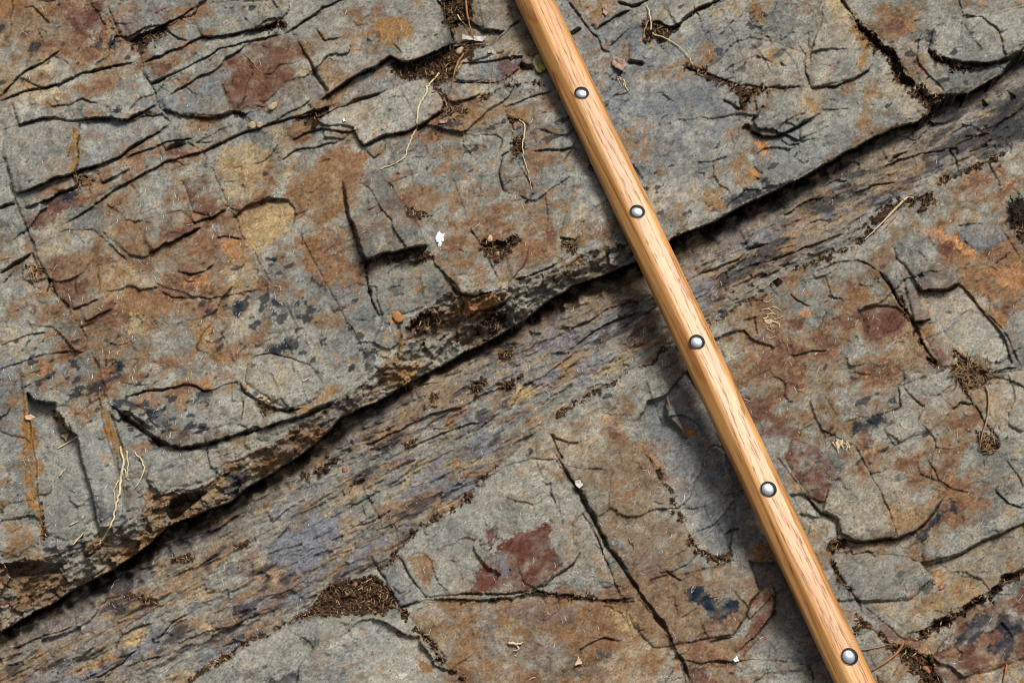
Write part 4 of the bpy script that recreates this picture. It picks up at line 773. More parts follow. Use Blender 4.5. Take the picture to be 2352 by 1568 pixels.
stain(0, 1, [(2240, 1080), (2352, 1100), (2260, 1200), (2100, 1290), (2000, 1300), (2200, 1180)], 'OC', .7)
stain(0, 1, [(2130, 1180), (2170, 1150), (1990, 1250), (2050, 1190)], 'BB', .6)
stain(0, 1, [(1880, 1500), (2100, 1340), (2300, 1360), (2200, 1480), (2000, 1600), (1700, 1700)], 'RU', .7, 6)
stain(0, 2, [(30, 480), (180, 480), (230, 580), (90, 640), (50, 560)], 'OC', .55, 6)
stain(0, 2, [(1540, 120), (1650, 60), (1750, 110), (1700, 240), (1580, 280)], 'BB', .8, 4)
stain(0, 2, [(0, 1050), (200, 950), (320, 930), (480, 870), (400, 1000), (150, 1070)], 'RU', .6)
stain(0, 2, [(800, 680), (1060, 540), (1040, 620), (860, 740)], 'OC', .6)
stain(0, 2, [(970, 300), (1050, 200), (1060, 330), (1000, 440)], 'OC', .8)
stain(0, 2, [(280, 640), (380, 630), (430, 670), (320, 680)], 'BB', .8)
stain(0, 2, [(820, 1330), (840, 1220), (1020, 1180), (960, 1290), (880, 1350)], 'TN', .8)
stain(0, 2, [(1270, 990), (1400, 930), (1500, 920), (1420, 1000)], 'TN', .7)
stain(0, 2, [(1390, 1200), (1480, 1150), (1460, 1210)], 'TN', .8)
stain(0, 2, [(1930, 540), (2200, 430), (2352, 400), (2352, 640), (2100, 760), (1850, 700)], 'LV', .7, 8)
stain(0, 2, [(1840, 1540), (1950, 1500), (2060, 1520), (2040, 1568), (1880, 1600)], 'BB', .7, 5)
stain(0, 2, [(2080, 1230), (2200, 1260), (2160, 1320), (2090, 1300)], 'GD', .7, 5)

# ---------------------------------------------------------------- put blocks, cracks, stains and soil into the relief
IDM = np.where(sdL > 0, 0, np.where(sdS > 0, 1, 2)).astype(np.int16)      # 0 ledge, 1 sheared layer, 2 slabs below
THINGS = []
for k, (pts, lift, tilt, edge, rnd, groove, fine, col, ca, label) in enumerate(BLOCKS):
    win, sd = poly_field(pts, 40, XW, YW)
    m = ss(-edge, edge, sd)
    cx, cy = np.mean(np.asarray(pts), 0)
    ext = np.ptp(np.asarray(pts), axis=0); rb = np.random.default_rng(900 + k); rt = rb.uniform(-1, 1, 2) * 5.5 / np.maximum(ext, 60)
    pl = 1.35 * lift + (1.4 * tilt[0] + rt[0]) * (X[win] - cx) + (1.5 * tilt[1] + rt[1]) * (Y[win] - cy)
    COL[win] *= (1 + ss(-2, 2, sd) * rb.uniform(-.14, .12))[..., None]
    H[win] += m * pl - m * rnd * np.exp(-np.maximum(sd, 0) / 5.0) - m * 3.2 * np.exp(-np.maximum(sd, 0) / 18.0) - 0.6 * groove * np.exp(-(sd / 2.2) ** 2) * np.clip(0.75 + 0.5 * wvar[win], 0, 1.5)
    FINE[win] = FINE[win] * (1 - m) + m * FINE[win] * fine
    if col:
        mm = (min(.8, ca * 1.3) * ss(-3, 3, sd) * np.clip(0.75 + 0.3 * c4[win], 0.2, 1.2))[..., None]
        COL[win] += mm * (PAL[col] - COL[win])
    if label:
        IDM[win][sd > 0] = 10 + len(THINGS); THINGS.append(label)
for pts, col, a, e in STAINS:
    win, sd = poly_field(pts, 25, XV, YV)
    m = a * ss(-e, e, sd + 1.5 + 2.0 * c5[win] + 1.0 * c8[win]) * np.clip(0.92 + 0.2 * c4[win], 0.5, 1.1)
    COL[win] += m[..., None] * (PAL[col] - COL[win])
DIRT = np.zeros(X.shape, np.float32); CUT = np.zeros(X.shape, np.float32)
for pts, w_, d_, lip, L, dirt in CRACKS:
    L *= 1.35
    rad = max(3.2 * w_, 2.5 * abs(L) if lip else 0)
    win, d, sd, t = line_field(pts, rad, XW, YW)
    fade = ss(0, 0.10, t) * ss(1, 0.90, t)
    ww = (0.62 + 0.02 * min(w_, 10)) * w_ * np.clip(0.8 + 0.42 * wvar[win], 0.22, 1.7) * (0.45 + 0.55 * fade)
    g = np.clip(1 - d / (ww * 0.8 + 0.5), 0, 1)
    CUT[win] = np.maximum(CUT[win], (0.62 + 0.03 * min(w_, 10)) * d_ * (0.35 + 0.65 * fade) * g ** 0.75 * np.clip(0.9 + 0.25 * wvar[win], 0.4, 1.4))
    if lip:
        up = (sd * np.sign(lip) > 0)
        H[win] += np.where(up, 1.5 * abs(lip) * np.exp(-d / L), -0.15 * abs(lip) * np.exp(-d / (0.6 * L))) * fade
    DIRT[win] = np.maximum(DIRT[win], dirt * np.exp(-(d / (ww * 0.9 + 0.4)) ** 2) * (0.4 + 0.6 * fade))
H -= CUT
COL += np.clip(DIRT * (0.8 + 0.25 * c5), 0, 1)[..., None] * (PAL['SO'] - COL)

# soil lies in the hollows
crumb = noise(50, 5, 30, 0.9); crumb2 = noise(51, 10, 70, 1.2)
SOIL = np.zeros(X.shape, np.float32); HS = H.copy()
for pts, dep, e in SOILS:
    if e > 0:
        win, sd = poly_field(pts, 20, XV * 0.6 + X * 0.4, YV * 0.6 + Y * 0.4)
        m = ss(-2.5, 2.5, sd + 2.5 * crumb2[win] + 1.2 * crumb[win]); deep = ss(-4, 12, sd)
    else:
        win, d, sd_, t = line_field(pts, 4 * -e, XV * 0.6 + X * 0.4, YV * 0.6 + Y * 0.4)
        fade = ss(0, 0.06, t) * ss(1, 0.94, t)
        x_ = -e * np.clip(0.8 + 0.6 * crumb2[win] + 0.4 * wvar[win], 0.0, 1.8) * fade - d
        m = ss(-1.5, 1.5, x_); deep = ss(-2, 6, x_)
    SOIL[win] = np.maximum(SOIL[win], m)
    HS[win] = np.minimum(HS[win], H[win] - dep * deep)
SOIL = np.clip(SOIL, 0, 1)
H = H * (1 - SOIL) + SOIL * (HS + 1.8 * crumb + 1.3 * crumb2 + 1.5)
H += (1 - SOIL) * FINE * (0.75 * n_fin + 0.20 * n_grit + 0.20 * c8)
IDM[SOIL > 0.55] = 5
soilc = np.clip(0.5 + 0.25 * crumb + 0.2 * c3, 0, 1)[..., None]
COL = COL * (1 - SOIL[..., None]) + SOIL[..., None] * (PAL['SO'] * (1 - soilc) + 0.8 * PAL['DB'] * soilc)

# surface grain: dark mineral specks, crystal sparkle painted as pale specks, mottling
rs = (1 - SOIL)
spk = noise(60, 5, 11, 0.2); spk2 = noise(61, 4.4, 7, 0.0); mot = noise(62, 5, 26, 0.7, BA, 1.4); mot2 = noise(63, 14, 90, 1.0)
COL *= (1 + rs * (0.11 * mot + 0.10 * mot2 + 0.06 * n_grit + 0.05 * c8))[..., None]
m = rs * ss(1.5, 2.2, spk + 0.35 * mot2) * 0.66; COL += m[..., None] * (PAL['GD'] * 0.55 - COL)
m = rs * ss(2.5, 3.2, spk2) * 0.55; COL += m[..., None] * (PAL['WH'] * 0.8 - COL)
COL = np.clip(COL, 0.006, 0.8)
RGH = np.clip(0.74 + 0.08 * c4 + 0.25 * SOIL - 0.12 * ss(0.0, 0.08, COL[..., 2] - COL[..., 0]), 0.3, 1)

# ---------------------------------------------------------------- from working units to the world
def ray(px, py):
    dx = (np.asarray(px, float) - 1176) / 2352 * SENS / LENS; dy = -(np.asarray(py, float) - 784) / 2352 * SENS / LENS
    c, s = math.cos(TILT), math.sin(TILT)
    return dx, dy * c + s, dy * s - c
def P(px, py, h):
    dx, dy, dz = ray(px, py); t = (np.asarray(h, float) * U - CAM[2]) / dz
    return np.stack([CAM[0] + t * dx, CAM[1] + t * dy, CAM[2] + t * dz], -1)
def surf(px, py):
    i = np.clip(np.searchsorted(XS, px), 0, NX - 1); j = np.clip(np.searchsorted(YS, py), 0, NY - 1); return H[j, i]
out = np.maximum(np.maximum(-70 - X, X - 2420), np.maximum(-70 - Y, Y - 1640))
VERT = P(X, Y, H).astype(np.float32).reshape(-1, 3)

# ---------------------------------------------------------------- materials
def new_mat(name):
    m = bpy.data.materials.new(name); m.use_nodes = True; n = m.node_tree.nodes; n.clear()
    o = n.new('ShaderNodeOutputMaterial'); b = n.new('ShaderNodeBsdfPrincipled'); m.node_tree.links.new(b.outputs[0], o.inputs[0])
    return m, m.node_tree, b
def N(t, kind, **kw):
    n = t.nodes.new(kind)
    for k, v in kw.items():
        if hasattr(n, k): setattr(n, k, v)
        else: n.inputs[k].default_value = v
    return n
def rock_material(name, bump):
    m, t, b = new_mat(name); L = t.links
    at = N(t, 'ShaderNodeAttribute', attribute_name='col'); ar = N(t, 'ShaderNodeAttribute', attribute_name='rgh')
    tc = N(t, 'ShaderNodeTexCoord')
    n1 = N(t, 'ShaderNodeTexNoise', Scale=900.0, Detail=3.0, Roughness=0.7); n2 = N(t, 'ShaderNodeTexNoise', Scale=240.0, Detail=4.0, Roughness=0.65)
    L.new(tc.outputs['Object'], n1.inputs['Vector']); L.new(tc.outputs['Object'], n2.inputs['Vector'])
    mr = N(t, 'ShaderNodeMapRange'); mr.inputs[1].default_value = 0.3; mr.inputs[2].default_value = 0.7; mr.inputs[3].default_value = 0.84; mr.inputs[4].default_value = 1.16
    L.new(n1.outputs[0], mr.inputs[0])
    mx = N(t, 'ShaderNodeMixRGB', blend_type='MULTIPLY', Fac=1.0)
    L.new(at.outputs['Color'], mx.inputs[1]); L.new(mr.outputs[0], mx.inputs[2])
    L.new(mx.outputs[0], b.inputs['Base Color']); L.new(ar.outputs['Fac'], b.inputs['Roughness'])
    b.inputs['Specular IOR Level'].default_value = 0.1
    b1 = N(t, 'ShaderNodeBump', Strength=bump, Distance=0.0006); b2 = N(t, 'ShaderNodeBump', Strength=bump, Distance=0.0011)
    L.new(n1.outputs[0], b1.inputs['Height']); L.new(n2.outputs[0], b2.inputs['Height'])
    L.new(b2.outputs[0], b1.inputs['Normal']); L.new(b1.outputs[0], b.inputs['Normal'])
    return m
M_ROCK = rock_material('weathered_shale', 0.5); M_SOIL = rock_material('dark_soil', 0.8)
def simple(name, rgb, rough=0.7, var=0.25, scale=200.0, spec=0.3, rgb2=None):
    m, t, b = new_mat(name); L = t.links
    tc = N(t, 'ShaderNodeTexCoord'); n = N(t, 'ShaderNodeTexNoise', Scale=scale, Detail=3.0); L.new(tc.outputs['Object'], n.inputs['Vector'])
    cr = N(t, 'ShaderNodeValToRGB'); a = lin(rgb); c = lin(rgb2) if rgb2 else a
    cr.color_ramp.elements[0].position = 0.3; cr.color_ramp.elements[1].position = 0.7
    cr.color_ramp.elements[0].color = (*(a * (1 - var)), 1); cr.color_ramp.elements[1].color = (*(c * (1 + var)), 1)
    L.new(n.outputs[0], cr.inputs[0]); L.new(cr.outputs[0], b.inputs['Base Color'])
    b.inputs['Roughness'].default_value = rough; b.inputs['Specular IOR Level'].default_value = spec
    return m

# ---------------------------------------------------------------- split the relief into the things it is made of
def tag(o, label=None, cat=None, group=None, kind=None):
    if label: o['label'] = label
    if cat: o['category'] = cat
    if group: o['group'] = group
    if kind: o['kind'] = kind
    return o
jj, ii = np.meshgrid(np.arange(NY - 1), np.arange(NX - 1), indexing='ij')
v00 = (jj * NX + ii).ravel(); QUADS = np.stack([v00 + NX, v00 + NX + 1, v00 + 1, v00], 1).astype(np.int64)
FID = IDM[:-1, :-1].ravel()
COLF = COL.reshape(-1, 3); RGF = RGH.reshape(-1)
def patch(name, fid, mat, depth):
    q = QUADS[FID == fid]
    if len(q) == 0: return None
    vid, inv = np.unique(q, return_inverse=True); q = inv.reshape(-1, 4)
    co = VERT[vid].astype(np.float64); n = len(vid)
    e = np.concatenate([q[:, [0, 1]], q[:, [1, 2]], q[:, [2, 3]], q[:, [3, 0]]])
    key = np.minimum(e[:, 0], e[:, 1]) * n + np.maximum(e[:, 0], e[:, 1])
    u, first, cnt = np.unique(key, return_index=True, return_counts=True)
    be = e[first[cnt == 1]]                                        # rim: pull it straight down so the piece has its own thickness
    bv, binv = np.unique(be, return_inverse=True); binv = binv.reshape(-1, 2)
    low = co[bv].copy(); low[:, 2] = np.minimum(low[:, 2] - depth, -depth * 0.5)
    sk = np.stack([be[:, 1], be[:, 0], n + binv[:, 0], n + binv[:, 1]], 1)
    co = np.concatenate([co, low]); faces = np.concatenate([q, sk])
    ctr = np.array([co[:n, 0].mean(), co[:n, 1].mean(), co[:n, 2].mean()]); co -= ctr
    me = bpy.data.meshes.new(name)
    me.vertices.add(len(co)); me.vertices.foreach_set('co', co.astype(np.float32).ravel())
    me.loops.add(faces.size); me.loops.foreach_set('vertex_index', faces.astype(np.int32).ravel())
    me.polygons.add(len(faces)); me.polygons.foreach_set('loop_start', (np.arange(len(faces)) * 4).astype(np.int32))
    ca = me.attributes.new('col', 'FLOAT_COLOR', 'POINT'); src = np.concatenate([vid, vid[bv]])
    ca.data.foreach_set('color', np.concatenate([COLF[src], np.ones((len(src), 1), np.float32)], 1).astype(np.float32).ravel())
    ra = me.attributes.new('rgh', 'FLOAT', 'POINT'); ra.data.foreach_set('value', RGF[src].astype(np.float32))
    me.update(calc_edges=True); me.materials.append(mat)
    sm = np.ones(len(faces), bool); sm[len(q):] = False
    me.polygons.foreach_set('use_smooth', sm)
    ea = np.empty(len(me.edges) * 2, np.int32); me.edges.foreach_get('vertices', ea); ea = ea.reshape(-1, 2)
    rimv = np.zeros(len(co), bool); rimv[bv] = True; rimv[n:] = True
    sh = me.attributes.new('sharp_edge', 'BOOLEAN', 'EDGE'); sh.data.foreach_set('value', rimv[ea[:, 0]] & rimv[ea[:, 1]])
    o = bpy.data.objects.new(name, me); sc.collection.objects.link(o); o.location = ctr
    return o
tag(patch('rock_ledge', 0, M_ROCK, 0.05), 'weathered jointed rock ledge forming the upper half of the photo', 'rock', kind='structure')
tag(patch('shale_seam', 2, M_ROCK, 0.05), 'streaky sheared shale layer running diagonally under the ledge', 'rock', kind='structure')
tag(patch('bedrock', 1, M_ROCK, 0.05), 'rusty bedrock slabs below the sheared layer', 'rock', kind='structure')
tag(patch('soil', 5, M_SOIL, 0.02), 'dark crumbly soil and litter packed in the cracks of the rock', 'soil', kind='stuff')
for k, lab in enumerate(THINGS):
    o = patch('rock_block', 10 + k, M_ROCK, 0.03)
    if o: tag(o, lab, 'rock block', 'jointed rock blocks')

# ---------------------------------------------------------------- mesh helpers for small things
def mesh_obj(name, verts, faces, mat, parent=None, smooth=True, cols=None, origin=None):
    v = np.asarray(verts, float)
    o0 = v.mean(0) if origin is None and parent is None else (np.zeros(3) if origin is None else np.asarray(origin, float))
    me = bpy.data.meshes.new(name); me.from_pydata([tuple(p) for p in (v - o0)], [], [tuple(f) for f in faces]); me.materials.append(mat)
    if smooth: me.polygons.foreach_set('use_smooth', np.ones(len(me.polygons), bool))
    if cols is not None:
        a = me.attributes.new('col', 'FLOAT_COLOR', 'POINT'); a.data.foreach_set('color', np.concatenate([np.asarray(cols), np.ones((len(v), 1))], 1).astype(np.float32).ravel())
        me.attributes.new('rgh', 'FLOAT', 'POINT').data.foreach_set('value', np.full(len(v), 0.7, np.float32))
    o = bpy.data.objects.new(name, me); sc.collection.objects.link(o); o.location = o0
    if parent: o.parent = parent
    return o
def tube_geo(pts3, rads, sides=6):
    p = np.asarray(pts3, float); n = len(p); V = []; F = []
    for i in range(n):
        tg = p[min(i + 1, n - 1)] - p[max(i - 1, 0)]; tg /= np.linalg.norm(tg) + 1e-12
        a = np.cross(tg, [0, 0, 1.0]); a /= np.linalg.norm(a) + 1e-12; b = np.cross(a, tg)
        for k in range(sides):
            an = 2 * math.pi * k / sides; V.append(p[i] + rads[i] * (math.cos(an) * a + math.sin(an) * b))
    for i in range(n - 1):
        for k in range(sides):
            k2 = (k + 1) % sides; F.append((i * sides + k, i * sides + k2, (i + 1) * sides + k2, (i + 1) * sides + k))
    F.append(tuple(range(sides - 1, -1, -1))); F.append(tuple((n - 1) * sides + k for k in range(sides)))
    return V, F
def lying(pts, rad, up=0.0, n=6, jit=1.2, seed=0, flat=False):
    """a curved stalk lying on the rock: it bridges the cracks instead of following them down"""
    rng = np.random.default_rng(seed); q = smooth_line(pts, n); q[1:-1] += rng.normal(0, jit, q[1:-1].shape)
    h = surf(q[:, 0], q[:, 1]).astype(float)
    for _ in range(3):
        h2 = h.copy(); h2[1:-1] = np.maximum(h[1:-1], 0.5 * (h[:-2] + h[2:])); h = h2
    for _ in range(2): h[1:-1] = np.maximum(h[1:-1], (h[:-2] + h[1:-1] + h[2:]) / 3)
    return q, h + rad + up
def stalk(name, c, r, pts, rad, mat, label, cat, seed=0, up=0.0, taper=(0.75, 1.0, 0.35), jit=1.0, branches=(), group=None):
    q, h = lying(T(c, r, pts), rad, up, seed=seed, jit=jit)
    s = np.linspace(0, 1, len(q)); rd = np.interp(s, [0, .3, 1], taper) * rad * U
    V, F = tube_geo(P(q[:, 0], q[:, 1], h), rd)
    for bp in branches:
        qb, hb = lying(T(c, r, bp), rad * .6, up, seed=seed + 9, jit=jit); vb, fb = tube_geo(P(qb[:, 0], qb[:, 1], hb), np.linspace(.6, .25, len(qb)) * rad * U)
        o_ = len(V); V = V + vb; F = F + [tuple(i + o_ for i in f) for f in fb]
    return tag(mesh_obj(name, V, F, mat), label, cat, group)
def flake(name, c, r, pts, thick, curl, mat, label, cat, up=1.0, group=None, seed=0, tilt=(0, 0)):
    """a thin leaf or chip with real thickness, curled, resting on the rock"""
    p = np.asarray(T(c, r, pts), float); rng = np.random.default_rng(seed)
    p = np.concatenate([np.linspace(p[i], p[(i + 1) % len(p)], 4, endpoint=False) for i in range(len(p))]); p += rng.normal(0, .7, p.shape)
    ce = p.mean(0); rings = [p, ce + (p - ce) * 0.62, ce + (p - ce) * 0.28]; allp = np.concatenate(rings + [ce[None]])
    rr = np.linalg.norm(allp - ce, axis=1); rr /= rr.max(); a = rng.uniform(0, math.pi); d = (allp - ce) @ np.array([math.cos(a), math.sin(a)])
    base = np.percentile(surf(p[:, 0], p[:, 1]), 80)
    h = base + up + curl * rr ** 2 + 0.5 * curl * (d / (np.abs(d).max() + 1e-6)) ** 2 + rng.normal(0, .15 * abs(curl) + .1, len(allp)) + (allp - ce) @ np.asarray(tilt)
    n = len(p); V = list(P(allp[:, 0], allp[:, 1], h + thick)) + list(P(allp[:, 0], allp[:, 1], h)); m = len(allp); F = []
    for k in range(n):
        k2 = (k + 1) % n
        for rg in range(2): F.append((rg * n + k, rg * n + k2, (rg + 1) * n + k2, (rg + 1) * n + k))
        F.append((2 * n + k, 2 * n + k2, 3 * n))
    F += [tuple(i + m for i in f[::-1]) for f in F]
    for k in range(n):
        k2 = (k + 1) % n; F.append((k2, k, m + k, m + k2))
    return tag(mesh_obj(name, V, F, mat), label, cat, group)
def pebble(name, c, r, xy, rad, mat, label, cat, squash=0.7, group=None, seed=0, stretch=1.3):
    import bmesh
    rng = np.random.default_rng(seed); bm = bmesh.new(); bmesh.ops.create_icosphere(bm, subdivisions=3, radius=1.0)
    (x, y), = T(c, r, [xy]); h = float(surf(np.array([x]), np.array([y]))[0]); o0 = P(x, y, h + rad * squash * .6); ph = rng.uniform(0, 6, 9); a = rng.uniform(0, 3.1)
    V = []
    for v in bm.verts:
        p = np.array(v.co); k = 1 + .14 * math.sin(3 * p[0] + ph[0]) + .12 * math.sin(3.5 * p[1] + ph[1]) + .1 * math.sin(4 * p[2] + ph[2]) + .05 * math.sin(9 * p[0] + ph[3]) * math.sin(8 * p[1] + ph[4])
        p = p * k * np.array([stretch, 1, squash]); p = np.array([p[0] * math.cos(a) - p[1] * math.sin(a), p[0] * math.sin(a) + p[1] * math.cos(a), p[2]])
        V.append(o0 + p * rad * U)
    F = [[v.index for v in f.verts] for f in bm.faces]; bm.free()
    return tag(mesh_obj(name, V, F, mat), label, cat, group)

# ---------------------------------------------------------------- the walking stick
def wood():
    m, t, b = new_mat('varnished_oak'); L = t.links
    tc = N(t, 'ShaderNodeTexCoord')
    def mapped(s, loc=(0, 0, 0)):
        mp = N(t, 'ShaderNodeMapping'); mp.inputs['Scale'].default_value = s; mp.inputs['Location'].default_value = loc; L.new(tc.outputs['Object'], mp.inputs['Vector']); return mp
    def mth(op, a, bb=None, cl=False):
        n = N(t, 'ShaderNodeMath', operation=op); n.use_clamp = cl
        for k, v in ((0, a), (1, bb)):
            if v is None: continue
            if isinstance(v, (int, float)): n.inputs[k].default_value = v
            else: L.new(v, n.inputs[k])
        return n.outputs[0]
    # growth rings cut almost along the grain: long cathedral bands
    nb = N(t, 'ShaderNodeTexNoise', Scale=1.0, Detail=2.0, Roughness=0.5); L.new(mapped((45, 4, 45)).outputs[0], nb.inputs['Vector'])
    sx = N(t, 'ShaderNodeSeparateXYZ'); L.new(tc.outputs['Object'], sx.inputs[0])
    rings = mth('FRACT', mth('ADD', mth('MULTIPLY', nb.outputs[0], 7.0), mth('MULTIPLY', sx.outputs[0], 120.0)))
    cr = N(t, 'ShaderNodeValToRGB'); e = cr.color_ramp.elements
    e[0].position = 0.0; e[0].color = (*lin((203, 142, 76)), 1); e[1].position = 1.0; e[1].color = (*lin((203, 142, 76)), 1)
    for pos, c in ((0.22, (211, 153, 88)), (0.62, (217, 162, 98)), (0.86, (193, 131, 70)), (0.95, (180, 118, 60))):
        x = e.new(pos); x.color = (*lin(c), 1)
    L.new(rings, cr.inputs[0])
    # fine fibre streaks
    nf = N(t, 'ShaderNodeTexNoise', Scale=1.0, Detail=3.0, Roughness=0.6); L.new(mapped((1500, 26, 1500)).outputs[0], nf.inputs['Vector'])
    mf = N(t, 'ShaderNodeMapRange'); mf.inputs[1].default_value = 0.3; mf.inputs[2].default_value = 0.7; mf.inputs[3].default_value = 0.76; mf.inputs[4].default_value = 1.16; L.new(nf.outputs[0], mf.inputs[0])
    mx = N(t, 'ShaderNodeMixRGB', blend_type='MULTIPLY', Fac=1.0); L.new(cr.outputs[0], mx.inputs[1]); L.new(mf.outputs[0], mx.inputs[2])
    # open pores: short dark dashes, crowded in the early wood
    npn = N(t, 'ShaderNodeTexNoise', Scale=1.0, Detail=1.0, Roughness=0.5); L.new(mapped((1700, 75, 1700), (3, 1, 2)).outputs[0], npn.inputs['Vector'])
    inring = mth('ADD', mth('MULTIPLY', mth('GREATER_THAN', rings, 0.70), 0.09), 0.0)
    pore = mth('MULTIPLY', mth('SUBTRACT', mth('ADD', npn.outputs[0], inring), 0.665), 14.0, True)
    mp2 = N(t, 'ShaderNodeMixRGB', blend_type='MIX'); L.new(mth('MULTIPLY', pore, 0.55), mp2.inputs[0]); L.new(mx.outputs[0], mp2.inputs[1]); mp2.inputs[2].default_value = (*lin((92, 52, 26)), 1)
    nl = N(t, 'ShaderNodeTexNoise', Scale=1.0, Detail=2.0); L.new(mapped((30, 7, 30), (9, 4, 1)).outputs[0], nl.inputs['Vector'])
    ml = N(t, 'ShaderNodeMapRange'); ml.inputs[1].default_value = 0.3; ml.inputs[2].default_value = 0.7; ml.inputs[3].default_value = 0.82; ml.inputs[4].default_value = 1.12; L.new(nl.outputs[0], ml.inputs[0])
    m3 = N(t, 'ShaderNodeMixRGB', blend_type='MULTIPLY', Fac=1.0); L.new(mp2.outputs[0], m3.inputs[1]); L.new(ml.outputs[0], m3.inputs[2])
    L.new(m3.outputs[0], b.inputs['Base Color'])
    b.inputs['Roughness'].default_value = 0.5; b.inputs['Specular IOR Level'].default_value = 0.3
    b.inputs['Coat Weight'].default_value = 0.38; b.inputs['Coat Roughness'].default_value = 0.27; b.inputs['Coat IOR'].default_value = 1.5
    bp = N(t, 'ShaderNodeBump', Strength=0.5, Distance=0.0003); bp.invert = True
    L.new(mth('ADD', pore, mth('MULTIPLY', nf.outputs[0], 0.35)), bp.inputs['Height']); L.new(bp.outputs[0], b.inputs['Normal']); L.new(bp.outputs[0], b.inputs['Coat Normal'])
    return m
M_WOOD = wood()
def stickc(py): return 1228.5 + (1964.5 - 1228.5) * py / 1568.0
HZ = lambda py: 128 - 50 * py / 1568.0                # stick axis height: leans on the ledge, floats above the slabs
A3 = P(stickc(-420), -420, HZ(-420)); B3 = P(stickc(1980), 1980, HZ(1980))
ax = B3 - A3; LEN = np.linalg.norm(ax); ax /= LEN
up = np.array([0.085, 0.02, 1.0]); side = np.cross(up, ax); side /= np.linalg.norm(side); up = np.cross(ax, side)
if side[0] < 0: side = -side
def halfwidth(py):                                   # from its width in the photo: the stick tapers towards the bottom
    hw = (48.7 + (51.0 - 48.7) * py / 1568.0) * 0.905
    return hw
RING = [(-0.54, 0.66), (0.66, 0.66), (1.0, 0.24), (1.0, -0.30), (0.58, -0.66), (-0.5, -0.66), (-1.0, -0.3), (-1.0, 0.10)]
for _ in range(3):
    q = []
    for i in range(len(RING)):
        a, b_ = np.array(RING[i]), np.array(RING[(i + 1) % len(RING)]); q += [tuple(a * .88 + b_ * .12), tuple(a * .12 + b_ * .88)]
    RING = q
NS = 90; V = []; F = []; nr = len(RING); rngw = np.random.default_rng(5)
from mathutils import Matrix
org = (A3 + B3) / 2
Mw = Matrix(((side[0], ax[0], up[0], org[0]), (side[1], ax[1], up[1], org[1]), (side[2], ax[2], up[2], org[2]), (0, 0, 0, 1)))
rad_at = []
for i in range(NS):
    s = i / (NS - 1); sy0 = s * 6; pt = A3 + (B3 - A3) * s
    py = -420 + 2400 * s
    # project the axis point back to the picture to read its depth
    for _ in range(4):
        g = P(stickc(py), py, HZ(py)); py += np.dot(pt - g, ax) / LEN * 2400
    g0 = P(stickc(py) - halfwidth(py), py, HZ(py)); g1 = P(stickc(py) + halfwidth(py), py, HZ(py))
    wv = g1 - g0; wv = wv - ax * np.dot(wv, ax); hw = np.linalg.norm(wv) / 2
    hw *= 1 + .006 * math.sin(sy0 * 19) + .004 * math.sin(sy0 * 47 + 1)
    rad_at.append(hw); sy = s * LEN - LEN / 2
    for (rx, rz) in RING: V.append((rx * hw, sy, rz * hw))
for i in range(NS - 1):
    for k in range(nr):
        k2 = (k + 1) % nr; F.append((i * nr + k, i * nr + k2, (i + 1) * nr + k2, (i + 1) * nr + k))
F.append(tuple(range(nr - 1, -1, -1))); F.append(tuple((NS - 1) * nr + k for k in range(nr)))
stick = bpy.data.objects.new('walking_stick', None); sc.collection.objects.link(stick); stick.matrix_world = Mw; stick.empty_display_size = 0.05
tag(stick, 'varnished oak walking stick with a row of domed metal studs lying across the rock', 'walking stick')
shaft = mesh_obj('shaft', V, F, M_WOOD, stick)
mm_, tt_, bb_ = new_mat('polished_steel'); bb_.inputs['Metallic'].default_value = 1.0; bb_.inputs['Roughness'].default_value = 0.07; bb_.inputs['Base Color'].default_value = (0.54, 0.55, 0.56, 1)
_n = N(tt_, 'ShaderNodeTexNoise', Scale=420.0, Detail=3.0); _tc = N(tt_, 'ShaderNodeTexCoord'); tt_.links.new(_tc.outputs['Object'], _n.inputs['Vector'])
_b = N(tt_, 'ShaderNodeBump', Strength=0.12, Distance=0.0005); tt_.links.new(_n.outputs[0], _b.inputs['Height']); tt_.links.new(_b.outputs[0], bb_.inputs['Normal'])
M_STEEL = mm_
Mi = Mw.inverted()
stud0 = None
for i, (sx_, sy_) in enumerate([(1336, 214), (1464, 486), (1601, 785), (1765, 1123), (1951, 1507)]):
    # where the view line meets the flat face of the stick
    k = int(round((sy_ + 420) / 2400 * (NS - 1))); hf = 0.655 * rad_at[k]
    d = np.array([*map(float, ray(sx_, sy_))]); pl = np.array(org) + np.array(up) * hf
    tpar = np.dot(pl - CAM, up) / np.dot(d, up); hit = CAM + d * tpar; loc = Mi @ Vector(hit)
    if stud0 is None:
        r_ = 0.0056; prof = [(1.0, -0.04), (1.02, 0.06), (1.0, 0.08)] + [(math.cos(a), 0.08 + 0.33 * math.sin(a)) for a in np.linspace(0.12, 1.5, 12)]
        sv = []; sf = []; ns = 40
        for (pr, pz) in prof:
            for kk in range(ns): an = 2 * math.pi * kk / ns; sv.append((pr * r_ * math.cos(an), pr * r_ * math.sin(an), pz * r_))
        for a in range(len(prof) - 1):
            for kk in range(ns): k2 = (kk + 1) % ns; sf.append((a * ns + kk, a * ns + k2, (a + 1) * ns + k2, (a + 1) * ns + kk))
        sf.append(tuple((len(prof) - 1) * ns + kk for kk in range(ns)))
        stud0 = mesh_obj('nail_head', sv, sf, M_STEEL, stick); o = stud0
    else:
        o = stud0.copy(); sc.collection.objects.link(o); o.parent = stick
    o.location = (loc[0], loc[1], hf); o.rotation_euler = (0, 0, i * 1.3)

#SMALL#

